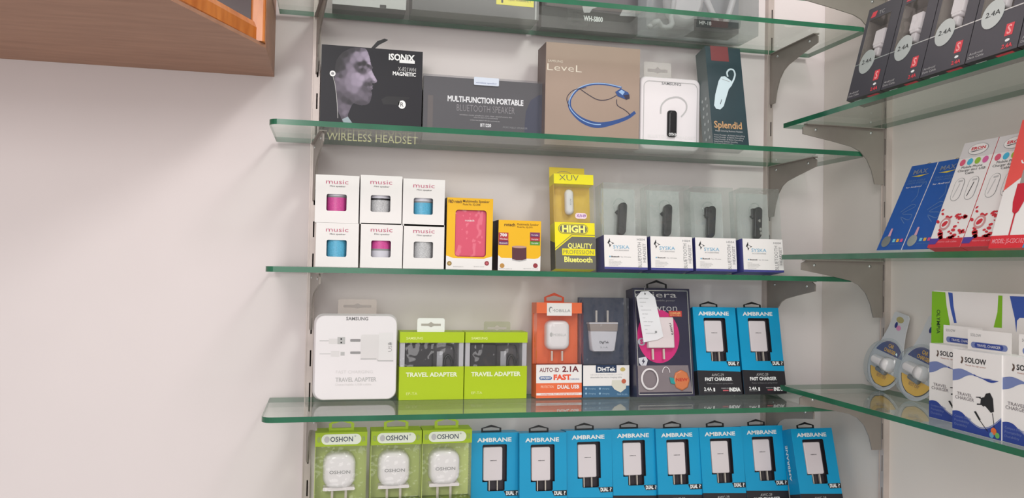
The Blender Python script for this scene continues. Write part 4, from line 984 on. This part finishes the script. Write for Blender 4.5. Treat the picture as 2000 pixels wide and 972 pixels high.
for sx in (-.012, .013): mb = MB(); mb.box(c[0] + sx - .0022, c[0] + sx + .0022, .020, .025, c[1] - .060, c[1] - .0362, METAL); mb.build('prong', ch)
mb = MB(); mb.box(-W / 2 + .0005, W / 2 - .0005, .0006, .0355, zs + .0002, zh - .0002, clear('shiny_film', (252, 252, 250), diff=.02, dcol=(240, 240, 238), rough=.04, bump=1.0, nscale=34, dist=.011), skip=('top', 'bottom', 'back')); it.part(mb, 'clear_window')
mb = MB(); hanger(mb, .0, H + .0002, .046, .024, .016, .0012, m('lime_strap', (160, 184, 40), rough=.35), .0055); it.part(mb, 'hanger')
it.zshelf = Z5; osh = it
def osh_at(u, vtop, label):
    r = repl(osh, (u, 1040), Z5, 1.545, label)
    dz = hit(u, vtop, Vector((0, 1.545, 0)), Vector((0, 1, 0))).z - (osh.O.z + osh.h)
    return r, dz
osh_at(720.5, 843, 'lime charger pack with white plug, bottom row, second from the left')
osh_at(821.5, 839, 'lime charger pack with white plug, bottom row, third, touching the blue boxes')

# ================================================================== SHELF 1 (tops out of frame)
it = Item('headphone_box', 'pale grey box with dark underside at the left end of the highest shelf', 'box', (649, 1), (793, 14), (0, 0), Z1, 1.600, 0.062, h=.17)
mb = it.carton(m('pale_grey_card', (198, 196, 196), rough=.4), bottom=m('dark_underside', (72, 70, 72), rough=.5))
mb.poly([(-.03, .02), (.03, .02), (.03, .03), (-.03, .03)], GREY, 1); it.part(mb, 'carton')
mb = MB(); c = it.p(753, 16); mb.box(.02, .032, -.001, -.0003, .0003, .006, INK); it.part(mb, 'flap_notch')
it = Item('headphone_box', 'dark grey box with a yellow warning sticker on the highest shelf', 'box', (805, 20), (1052, 42), (0, 0), Z1, 1.590, 0.070, h=.16)
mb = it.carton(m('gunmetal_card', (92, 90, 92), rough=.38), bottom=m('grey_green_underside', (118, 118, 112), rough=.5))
mb.poly([(it.w / 2 - .008, 0), (it.w / 2 - .005, 0), (it.w / 2 - .005, it.h), (it.w / 2 - .008, it.h)], LGREY, 1); it.part(mb, 'carton')
mb = MB(); a, b = it.p(969, 11), it.p(1043, 16); a = (a[0], it.p(1000, 11)[1]); mb.prism([(a[0], a[1]), (b[0] - .001, a[1]), (b[0] - .001, a[1] + .028), (a[0], a[1] + .028)], -.0006, 0, m('sticker_yellow', (246, 230, 60), rough=.4))
mb.text('1', (a[0] + .010, a[1] + .004), (a[0] + .014, a[1] + .004), .008, INK, 1, .03, -.0006); mb.text('YEAR WARRANTY', (a[0] + .024, a[1] + .009), (b[0] - .006, a[1] + .009), .006, INK, 1, 0, -.0006); it.part(mb, 'sticker')
it = Item('headphone_box', 'black headphone box with WH model number, highest shelf above the bronze box', 'box', (1057, 58), (1245, 74), (0, 0), Z1, 1.632, 0.040, h=.18)
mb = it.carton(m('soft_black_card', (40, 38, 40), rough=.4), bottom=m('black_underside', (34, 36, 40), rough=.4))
mb.poly([(-it.w / 2 + .008, .045), (it.w / 2, .038), (it.w / 2, .11), (-it.w / 2 + .008, .11)], m('photo_grey', (96, 90, 94)), 1)
it.T(mb, 'WH-S800', (1139.5, 40), (1177, 43), 9.5, WINK, .03)
mb.poly(it.P([(1137, 12), (1166, 14), (1156, 18), (1152, 25), (1140, 25)]), m('photo_pale', (186, 184, 186)), 2); mb.poly(it.P([(1216, 19), (1250, 21), (1250, 33), (1210, 31)]), MC['photo_pale'], 2)
it.part(mb, 'carton')
it = Item('headphone_blister', 'clear clamshell with white headphones and a black name card, highest shelf', 'blister pack', (1262, 60), (1481, 78), (0, 0), Z1, 1.568, 0.085, h=.19)
W, H = it.w, it.h; mb = MB()
mb.box(-W / 2, W / 2, 0, it.d, 0.0002, H, clear('grey_clear_shell', (222, 226, 226), diff=.14, dcol=(170, 172, 172), rough=.1, bump=.7, nscale=24, dist=.006), skip=()); it.part(mb, 'clear_shell')
mb = MB(); mb.box(-W / 2 + .003, W / 2 - .004, .080, .0805, .002, H - .002, m('silver_grey_card', (176, 174, 178))); it.part(mb, 'backing_card')
mb = MB(); c = -W * .30
mb.tube([(x, .03 + .008 * math.sin(i * 1.3), z) for i, (x, z) in enumerate(smooth([(-W * .42, .010), (-W * .36, .020), (-W * .25, .012), (-W * .22, .05), (-W * .26, .12)]))], .006, WPLAS, 8)
mb.tube([(x, .035, z) for x, z in smooth([(W * .05, .10), (W * .16, .045), (W * .24, .02), (W * .33, .08), (W * .38, .14)])], .007, WPLAS, 8)
mb.loft(ellip(-W * .1, .075, .045, .055), [(.03, .012), (.035, .004), (.05, 0), (.06, .004)], WPLAS); it.part(mb, 'headphones')
mb = MB(); a, b = it.p(1355, 78), it.p(1442, 47); xa = a[0]; xb = b[0]; mb.box(xa, xb, -.0016, -.0006, .0006, .024, m('smoky_black_card', (26, 29, 34), rough=.3))
mb.text('HP-18', (xa + .011, .0135), (xa + .038, .0135), .0075, LGREY, 1, .02, -.0016); mb.box(xa, xb, -.0006, .05, -.00005 + .0003, .0008, MC['smoky_black_card']); it.part(mb, 'name_card')

# ================================================================== RIGHT-HAND WALL, shelf of black cable boxes
it = Item('cable_box', 'black cable box with silver 2.4A disc, first of the row from the corner', 'box', (1653, 200), (1724.5, 182), (1697, 20), R1, 0.912, 0.038, side=True, lean=15, w=.0935)
W, H = it.w, it.h; mb = MB(); BK2 = m('matt_black_card', (68, 66, 74), rough=.35)
def fq(x, z): return (-W / 2 + x * W, z * H)
wz0, wz1 = .385, .86
hole = [fq(.10, wz0), fq(.74, wz0), fq(.74, wz1), fq(.10, wz1)]
mb.holed([fq(0, 0), fq(1, 0), fq(1, 1), fq(0, 1)], hole, BK2); mb.box(-W / 2, W / 2, 0, it.d, 0, H, m('deep_black_card', (30, 30, 34), rough=.3), skip=('front',))
mb.wall(hole, 0, .026, m('taupe_inner', (120, 112, 106))); mb.poly(hole, MC['taupe_inner'], 0, .026)
mb.poly([fq(0, wz0 - .012), fq(1, wz0 - .012), fq(1, wz0 - .001), fq(0, wz0 - .001)], SILVER, 1)
RD = m('signal_red', (222, 66, 78), rough=.4); mb.poly([fq(.70, .135), fq(.85, .135), fq(.85, .24), fq(.70, .24)], RD, 1); mb.text('S', fq(.735, .15), fq(.815, .15), H * .075, m('pale_red', (250, 170, 170)), 2, .02)
mb.poly(ellip(*fq(.78, .095), .0042, .0023, 12), WINK, 1); mb.text('2.4A', fq(.70, .028), fq(.90, .028), H * .034, RD, 2, .03)
mb.text('Android', fq(.05, .060), fq(.32, .060), H * .022, LGREY, 2); mb.text('Data Cable', fq(.04, .028), fq(.36, .028), H * .022, LGREY, 2)
mb.poly([fq(.12, .885), fq(.26, .885), fq(.30, .945), fq(.16, .945)], RD, 1); mb.text('TC', fq(.36, .89), fq(.52, .89), H * .04, LGREY, 2)
# printed underside
def bxf(x, z): return (x, z, -.0003)
V = [(-W / 2 + .052, .004, -.0003), (-W / 2 + .082, .004, -.0003), (-W / 2 + .082, .022, -.0003), (-W / 2 + .052, .022, -.0003)]; mb.add(V, [(3, 2, 1, 0)], RD)
V = [(-W / 2 + .012, .008, -.0003), (-W / 2 + .032, .008, -.0003), (-W / 2 + .032, .012, -.0003), (-W / 2 + .012, .012, -.0003)]; mb.add(V, [(3, 2, 1, 0)], WINK)
it.part(mb, 'carton')
mb = MB(); a = fq(.30, .76)
mb.loft(rrect(*fq(.40, .66), .026, H * .17, .002, 3), [(.008, .001), (.009, 0), (.018, 0)], WPLAS); mb.loft(rrect(*fq(.40, .565), .020, H * .035, .002, 3), [(.008, .001), (.009, 0), (.018, 0)], WPLAS)
mb.loft(rrect(*fq(.40, .50), .013, H * .09, .003, 3), [(.009, .001), (.010, 0), (.018, 0)], WPLAS)
mb.tube([(fq(.66, wz0)[0], .014, fq(0, wz0 + .01)[1]), (fq(.68, .6)[0], .014, fq(0, .62)[1]), (fq(.68, .8)[0], .014, fq(0, .80)[1])], .004, WPLAS, 8); it.part(mb, 'white_cable')
mb = MB(); mb.poly(hole, FILM, 1, .001); it.part(mb, 'window_film')
mb = MB(); c = fq(.36, wz0 - .005); mb.prism(ellip(c[0], c[1], .0205, .0225, 30), -.0008, -.0003, m('silver_disc', (196, 202, 200), rough=.3, metal=.35))
mb.text('2.4A', (c[0] - .013, c[1] - .003), (c[0] + .014, c[1] - .003), .008, INK, 1, .0, -.0008); it.part(mb, 'silver_disc')
it.zshelf = R1; blk = it
for k, lb in enumerate(('second of the row from the corner', 'third of the row from the corner', 'fourth of the row from the corner', 'fifth, cut off by the right edge')):
    r_ = copy_tree(blk.root); M_ = blk.mat.copy(); M_.translation = blk.O - Vector((0, .0950 * (k + 1), 0)); r_.matrix_world = M_
    tag(r_, 'black cable box with silver 2.4A disc, ' + lb)

# ---- blue cable packs
RB = m('royal_blue_card', (24, 84, 166), rough=.36, noise=.10, nscale=10)
it = Item('cable_pack', 'slim blue cable pack, leftmost on the side shelf', 'box', (1711.5, 487), (1759.5, 487), (1773, 326), R2, 0.925, 0.012, side=True, lean=25)
W, H = it.w, it.h; mb = it.carton(WHITE, front=RB)
def fq(x, z): return (-W / 2 + x * W, z * H)
mb.text('MAX', fq(.2, .89), fq(.75, .89), H * .05, m('steel_ink', (120, 130, 150)), 2, .02); mb.poly([fq(.18, .865), fq(.5, .85), fq(.85, .875), fq(.5, .87)], m('gold_ink', (214, 190, 60)), 2)
mb.text('DATA CABLE', fq(.15, .80), fq(.8, .80), H * .02, m('pale_steel', (96, 130, 180)), 2); mb.text('HIGH SPEED', fq(.15, .77), fq(.8, .77), H * .02, MC['pale_steel'], 2); mb.text('for Android', fq(.15, .725), fq(.75, .725), H * .018, WINK, 2)
stroke(mb, smooth([fq(.62, .55), fq(.75, .62), fq(.70, .72), fq(.86, .78), fq(.92, .74)]), .0006, MC['pale_steel'], 2)
stroke(mb, smooth([fq(.35, .44), fq(.7, .52), fq(.85, .49), fq(.45, .42), fq(.85, .40), fq(.8, .34), fq(.45, .38), fq(.7, .30)]), .0006, MC['pale_steel'], 2)
mb.poly(ellip(*fq(.26, .10), W * .17, W * .17, 20), SILVER, 2); mb.poly([fq(.25, .16), fq(.36, .16), fq(.34, .25), fq(.27, .25)], m('pinkish', (210, 160, 180)), 3)
for k, c in enumerate(((120, 200, 220), (230, 170, 60), (216, 80, 130))): x = .52 + k * .15; mb.poly([fq(x, .09), fq(x + .10, .09), fq(x + .10, .125), fq(x, .125)], m('chip%d' % k, c), 2)
mb.text('warranty card inside', fq(.48, .06), fq(.95, .06), H * .012, MC['pale_steel'], 2); it.part(mb, 'carton')
mb = MB(); mb.tube([(.0 + .008 * math.cos(t), .008, H - .001 + .008 * math.sin(t)) for t in [math.pi * i / 10 for i in range(11)]], .0006, m('gold_wire', (170, 150, 100), rough=.3), 5); it.part(mb, 'wire_loop')
it.zshelf = R2; blu = it
repl(blu, (1761, 487), R2, 0.925, 'slim blue cable pack between the other blue pack and the white-and-red ones', side=True)

# ---- white and red cable packs
it = Item('cable_pack', 'white cable pack with red splashes, nearer the blue packs', 'box', (1811, 487), (1874.5, 487), (1886, 280), R2, 0.918, 0.018, side=True, lean=22)
W, H = it.w, it.h; CR_ = m('crimson_card', (206, 44, 58), rough=.38); mb = it.carton(CR_, front=WHITE, left=WHITE)
PG = m('pale_grey_print', (214, 210, 210))
def fq(x, z): return (-W / 2 + x * W, z * H)
mb.poly([fq(0, .845), fq(1, .845), fq(1, 1), fq(0, 1)], PG, 1)
mb.poly(ellip(*fq(.5, .92), W * .30, H * .055, 26), GREY, 2); mb.poly(ellip(*fq(.5, .92), W * .285, H * .051, 26), WHITE, 3); mb.text('ERON', fq(.30, .915), fq(.72, .915), H * .026, CR_, 4, .03); mb.poly([fq(.28, .90), fq(.36, .895), fq(.7, .91), fq(.4, .905)], INK, 4)
for k, c in enumerate(((220, 90, 120), (70, 180, 214), (150, 190, 60), (216, 100, 160))): mb.poly(ellip(*fq(.16 + k * .225, .805), W * .085, W * .085, 16), m('dotc_%d' % k, c), 2)
for t_, z_, x0, x1 in (('Mobile Phone', .745, .18, .80), ('Charger 6in1 USB', .715, .10, .92), ('Cable', .685, .36, .62)): mb.text(t_, fq(x0, z_), fq(x1, z_), H * .022, INK, 2)
for cx_ in (.30, .72):
    P = rrect(*fq(cx_, .545), W * .30, H * .22, W * .15, 6); P2 = rrect(*fq(cx_, .545), W * .27, H * .212, W * .135, 6)
    mb.poly(P, GREY, 1); mb.poly(P2, WHITE, 2)
    stroke(mb, [fq(cx_ - .06, .47), fq(cx_ + .02, .60)], .0008, INK if cx_ > .5 else LGREY, 3); stroke(mb, [fq(cx_ - .05, .62), fq(cx_ + .08, .625)], .0015, LGREY, 3)
rd = random.Random(3)
for k in range(34):
    x = rd.uniform(.03, .97); z = .09 + rd.random() ** 1.6 * .30 * (1.15 - x * .6); r_ = rd.uniform(.0012, .0042)
    mb.poly(ellip(*fq(x, z), r_ * 1.4, r_ * .8, 10, rd.uniform(-.6, .6)), CR_, 2)
mb.poly(ellip(*fq(.3, .22), W * .16, W * .16, 18), m('rose_print', (206, 150, 150)), 3); mb.poly(ellip(*fq(.3, .22), W * .11, W * .11, 16), WHITE, 4); mb.poly(ellip(*fq(.3, .22), W * .09, W * .06, 16, .6), CR_, 5)
mb.poly([fq(0, 0), fq(1, 0), fq(1, .085), fq(0, .085)], CR_, 2); mb.poly([fq(0, .03), fq(.22, .03), fq(.30, .085), fq(0, .085)], m('violet_print', (78, 60, 150)), 3); mb.text('micro usb cable', fq(.28, .045), fq(.85, .045), H * .016, m('pale_pink_ink', (240, 160, 170)), 3)
it.part(mb, 'carton')
mb = MB(); mb.box(-W * .30, W / 2, .0145, .0165, H + .0002, H + .010, m('dark_red_flap', (158, 34, 50))); it.part(mb, 'top_flap')
it.zshelf = R2; wht = it
repl(wht, (1876, 487), R2, 0.918, 'white cable pack with red splashes, partly behind the red USB pack', side=True)
# ---- red pack with USB plug at the frame edge
it = Item('cable_pack', 'white and coral-red pack with big red USB plug, at the right edge in front', 'box', (1930, 482), (2030, 486), (1972, 300), R2, 0.9035, 0.010, side=True, lean=17)
W, H = it.w, it.h; CO = m('coral_card', (234, 84, 78), rough=.38)
def fq(x, z): return (-W / 2 + x * W, z * H)
H2 = H * 1.35
mb = MB(); mb.box(-W / 2, W / 2, 0, it.d, 0, H2, CO, front={'front': WHITE})
mb.poly([(-W / 2, H * .60), (W / 2, H * 1.02), (W / 2, H2), (-W / 2, H2)], CO, 1)
mb.poly([fq(0, 0), fq(1, 0), fq(1, .13), fq(0, .13)], m('hot_red', (216, 44, 56)), 1); mb.text('MODEL: JS-CDC102', fq(.05, .05), fq(.68, .05), H * .045, m('pale_pink_ink', (240, 160, 170)), 2, .01)
mb.poly([fq(.68, 0), fq(1, 0), fq(1, .15), fq(.74, .15)], m('cyan_print', (40, 150, 200)), 2); mb.text('USB', fq(.25, .86), fq(.5, .96), H * .05, WINK, 2, .02, snap=False)
RP = m('plug_red', (200, 36, 56), rough=.35)
for x0 in (.26, .80):
    mb.poly([fq(x0, .47), fq(x0 + .04, .37), fq(x0 + .10, .34), fq(x0 + .16, .37), fq(x0 + .22, .47), fq(x0 + .22, .66), fq(x0, .66)], RP, 2); mb.poly([fq(x0 + .04, .66), fq(x0 + .19, .66), fq(x0 + .19, .80), fq(x0 + .04, .80)], m('plug_metal', (160, 152, 146), rough=.3), 2)
    mb.poly([fq(x0 + .085, .13), fq(x0 + .115, .13), fq(x0 + .115, .36), fq(x0 + .085, .36)], RP, 2)
mb.poly(ellip(*fq(.42, 1.02), W * .1, W * .12), GREY, 2)
it.part(mb, 'carton')

# ---- round blister packs with car chargers
DB = m('indigo_print', (44, 50, 120), rough=.4); YL = m('amber_print', (248, 190, 14), rough=.4)
it = Item('car_charger_blister', 'round clear blister pack with small white charger, farther one nearest the wall standard', 'blister pack', (1690, 757), (1754, 757), (1740, 600), R3, 1.040, 0.0235, side=True, w=.104, lean=12)
r = .050; W, H = it.w, it.h; cz_ = r
def outline(k, top):
    P = [(k * r * math.cos(a), cz_ + k * r * math.sin(a)) for a in [math.radians(d) for d in range(-218, 39, 12)]]
    wn = .027 * k; P += [(wn + .007, cz_ + r * .86), (wn, cz_ + r + .018), (wn - .004, top - .004), (wn - .009, top), (-wn + .009, top), (-wn + .004, top - .004), (-wn, cz_ + r + .018), (-wn - .007, cz_ + r * .86)]
    return P
top = .155
mb = MB(); mb.prism(outline(1, top), .022, .0235, m('card_pearl', (204, 204, 208), rough=.35))
k = .86
def seg(z0, z1, mt, rr=r * .86, layer=1):
    P = []
    a0 = math.asin(max(-1, min(1, (z0 - cz_) / rr))); a1 = math.asin(max(-1, min(1, (z1 - cz_) / rr)))
    R_ = [(rr * math.cos(a0 + (a1 - a0) * i / 10), cz_ + rr * math.sin(a0 + (a1 - a0) * i / 10)) for i in range(11)]
    P = R_ + [(-x, z) for x, z in R_[::-1]]
    mb.poly(P, mt, layer, .022)
seg(cz_ - r * .86, cz_ - r * .30, INK, r * .90, 1); seg(cz_ - r * .84, cz_ - r * .28, YL, r * .86, 2); seg(cz_ + r * .42, cz_ + r * .92, DB, r * .93, 1)
mb.text('CAR', (-.008, cz_ + r * .68), (.008, cz_ + r * .68), .007, YL, 2, .02, .022); mb.text('CHARGER', (-.017, cz_ + r * .48), (.018, cz_ + r * .48), .007, YL, 2, .02, .022)
mb.text('BEST OFF', (-.014, cz_ - r * .56), (.014, cz_ - r * .56), .006, m('brown_ink2', (150, 90, 10)), 3, .0, .022)
mb.poly(ellip(0, top - .013, .011, .006), m('olive_hole', (176, 164, 110)), 1, .022); mb.poly(ellip(.003, cz_ + r + .026, .007, .005), m('rose_logo', (214, 140, 180)), 1, .022); mb.poly(ellip(-.006, cz_ + r + .030, .004, .006), DB, 2, .022)
it.part(mb, 'card')
mb = MB(); P = outline(1, top + .006)
mb.loft([(r * 1.04 * math.cos(a), cz_ + r * 1.04 * math.sin(a)) for a in [2 * math.pi * i / 40 for i in range(40)]], [(.004, .010), (.006, .007), (.016, .004), (.0205, .0025), (.0208, 0)], CLEARW, cap1=False)
mb.ring(ellip(0, cz_, r * 1.04, r * 1.04, 40), ellip(0, cz_, r * .97, r * .97, 40), .0208, .0214, m('rim_plastic', (206, 208, 212), rough=.2)); it.part(mb, 'clear_bubble')
mb = MB()
mb.tube([(-.026, .013, cz_ + .002), (-.020, .013, cz_ + .003), (.006, .013, cz_ + .003), (.012, .013, cz_ + .003)], [.008, .011, .011, .0125], WPLAS, 14)
mb.tube([(.012, .013, cz_ + .003), (.028, .013, cz_ + .003)], [.0145, .0130], WPLAS, 14); mb.tube([(-.010, .016, cz_ - .012), (.014, .016, cz_ - .014)], .006, m('steel_grey', (120, 124, 130), rough=.25, metal=.4), 10); it.part(mb, 'charger')
it.zshelf = R3; bli = it
def roll(o, u, pos, a):
    # each one has rolled a little on its round edge, within its own plane
    c_ = hit(u, 700, Vector((pos + .02, 0, 0)), Vector((1, 0, 0)))
    M_ = bli.mat.copy(); M_.translation = Vector((pos, c_.y, R3 + .0072))
    o.matrix_world = M_ @ Matrix.Translation((0, 0, r)) @ Matrix.Rotation(math.radians(a), 4, 'Y') @ Matrix.Translation((0, 0, -r))
b2 = copy_tree(bli.root); tag(b2, 'round clear blister pack with small white charger, nearer one beside the green-striped box')
roll(bli.root, 1719, 1.040, 11); roll(b2, 1783, 1.0165, 12)

# ---- large white box with green and blue bands
it = Item('charger_carton', 'large white carton with green band and blue wedge behind the small boxes', 'box', (1822, 800), (2040, 800), (1821, 567), R3, 0.985, 0.030, side=True)
W, H = it.w, it.h; mb = it.carton(WHITE); GR = m('fresh_green', (126, 186, 20), rough=.4); RBL = m('mid_royal', (50, 84, 170), rough=.4)
Zs = lambda L: it.P([(1800 + x / 3.24, 560 + z / 3.24) for x, z in L])
mb.poly(Zs([(66, 28), (150, 34), (158, 120), (178, 230), (178, 420), (60, 420)]), GR, 1); mb.poly(Zs([(168, 34), (196, 38), (202, 120), (222, 228), (206, 228), (184, 140)]), RBL, 1)
mb.poly(Zs([(486, 54), (512, 56), (508, 260), (456, 256), (480, 160)]), GR, 1); mb.poly(Zs([(558, 58), (800, 66), (800, 200), (620, 196), (604, 214), (600, 290), (590, 200)]), RBL, 1)
it.T(mb, 'OLYMPIA', (1830, 604), (1830, 651), 6.5, m('dark_green_ink', (30, 60, 30)), .01)
it.part(mb, 'carton')

# ---- white travel charger boxes
SN = m('solow_navy', (40, 64, 148), rough=.4); SP = m('solow_periwinkle', (116, 130, 180), rough=.4); TI = m('taupe_ink', (120, 112, 116))
it = Item('charger_box', 'small white travel charger box with blue wave, middle one standing in front', 'box', (1860, 832), (1955.5, 860), (1857.5, 680), R3, 0.916, 0.034, side=True)
W, H = it.w, it.h; mb = it.carton(WHITE)
def fq(x, z): return (-W / 2 + x * W, z * H)
mb.text('SOLOW', fq(.26, .855), fq(.70, .855), H * .062, INK, 2, .02); mb.poly([fq(.17, .84), fq(.20, .83), fq(.23, .87), fq(.22, .91), fq(.18, .92), fq(.20, .88)], m('brown_mark', (90, 70, 60)), 2); mb.text('Always the right power', fq(.27, .815), fq(.70, .815), H * .016, m('rust_ink', (170, 110, 90)), 2)
U = smooth([fq(0, .74), fq(.18, .765), (fq(.4, .73)), fq(.65, .68), fq(.98, .72)]); Lw = smooth([fq(0, .60), fq(.15, .63), fq(.35, .70), fq(.60, .70), fq(.80, .655), fq(.98, .70)])
mb.poly(U + Lw[::-1], SP, 1); mb.poly(smooth([fq(.45, .725), fq(.65, .685), fq(.98, .72)]) + smooth([fq(.98, .70), fq(.80, .655), fq(.6, .69), fq(.45, .705)]), SN, 2)
mb.text('TRAVEL', fq(.10, .435), fq(.42, .435), H * .038, TI, 2); mb.text('CHARGER', fq(.06, .385), fq(.46, .385), H * .040, TI, 2)
mb.poly([fq(.66, .46), fq(.70, .515), fq(.78, .535), fq(.84, .47), (fq(.86, .32)), fq(.80, .30), fq(.70, .36), fq(.64, .37)], INK, 2)
mb.poly([fq(.52, .455), fq(.60, .45), fq(.66, .47), fq(.66, .35), fq(.59, .38), fq(.60, .44)], INK, 2); mb.poly([fq(.50, .455), fq(.60, .465), fq(.60, .45), fq(.50, .445)], INK, 2); mb.poly([fq(.52, .375), fq(.62, .385), fq(.62, .37), fq(.52, .36)], INK, 2)
stroke(mb, smooth([fq(.83, .30), fq(.85, .22), fq(.87, .10)]), .0006, INK, 2); mb.poly([fq(.46, .27), fq(.50, .28), fq(.60, .19), fq(.57, .175)], INK, 2); stroke(mb, [fq(.58, .18), fq(.74, .07)], .0006, INK, 2)
sw = smooth([fq(0, .22), fq(.10, .235), fq(.22, .22), fq(.40, .13), fq(.60, .085), fq(.80, .13), fq(1, .25)])
mb.poly(sw + [fq(1, 0), fq(0, 0)], SN, 1); stroke(mb, [(x, z + .0012) for x, z in sw[10:]], .0006, SP, 2)
for k, t_ in enumerate(('Compact Design', 'Portability', 'Durability')): mb.text(t_, fq(.05, .155 - k * .05), fq(.40 - .04 * k, .155 - k * .05), H * .028, SP, 2)
mb.poly(ellip(*fq(.86, .09), .005, .005), m('orange_dot', (226, 110, 50)), 3); mb.poly(ellip(*fq(.93, .05), .004, .004), m('green_dot', (110, 180, 90)), 3); mb.poly(ellip(*fq(.82, .04), .004, .004), CY, 3)
it.part(mb, 'carton')
mb = MB(); mb.box(-W * .44, W * .44, it.d * .62, it.d * .63, H + .0002, H + .030, WHITE)
yb = it.d * .62; mb.text('SOLOW', (-W * .38, H + .020), (-W * .16, H + .020), .004, GREY, 1, 0, yb)
it.part(mb, 'hang_flap')
mb = MB(); xx = W * .33
V = [(-xx, it.d * .30, H + .0003), (xx, it.d * .30, H + .0003), (xx, it.d * .52, H + .0003), (-xx, it.d * .52, H + .0003)]
mb.poly(rrect(0, H + .0075, W * .74, .009, .0045, 5), SP, 1, yb); mb.poly(rrect(0, H + .0075, W * .58, .0072, .0035, 5), SN, 2, yb); mb.text('TRAVEL CHARGER', (-W * .24, H + .0056), (W * .24, H + .0056), .0038, WINK, 3, .0, yb)
it.part(mb, 'flap_print')
it.zshelf = R3; sol = it
repl(sol, (1814.5, 808), R3, 0.950, 'small white travel charger box behind and left of the middle one', side=True)
repl(sol, (1957.5, 862), R3, 0.918, 'small white travel charger box cut off by the right edge', side=True)

# ------------------------------------------------------------------ repeats carry one group phrase each
GROUPS = [('white music box', 'white music boxes stacked two high'), ('clear-topped headset box', 'clear-topped headset boxes in a row'),
          ('blue charger box in the bottom row', 'blue charger boxes in the bottom row'), ('blue and black charger box', 'pair of blue charger boxes on the fourth shelf'),
          ('lime charger pack', 'lime charger packs in the bottom row'), ('left lime-green', 'lime-green travel adapter boxes'), ('right lime-green', 'lime-green travel adapter boxes'),
          ('black cable box', 'black cable boxes on the side shelf'), ('slim blue cable pack', 'slim blue cable packs'), ('white cable pack', 'white cable packs with red splashes'),
          ('round clear blister pack', 'round car charger blister packs'), ('small white travel charger box', 'small white travel charger boxes'),
          ('steel bracket at', 'brackets on the back wall'), ('steel bracket on', 'brackets on the right-hand wall'), ('slotted metal wall standard', 'slotted wall standards')]
for o in S.objects:
    lb = o.get('label')
    if o.parent is None and lb:
        for k_, g_ in GROUPS:
            if lb.startswith(k_): o['group'] = g_; break
        else:
            if o.get('category') == 'shelf': o['group'] = 'glass shelves on the right-hand wall' if 'right-hand' in lb else 'long glass shelves on the back wall'
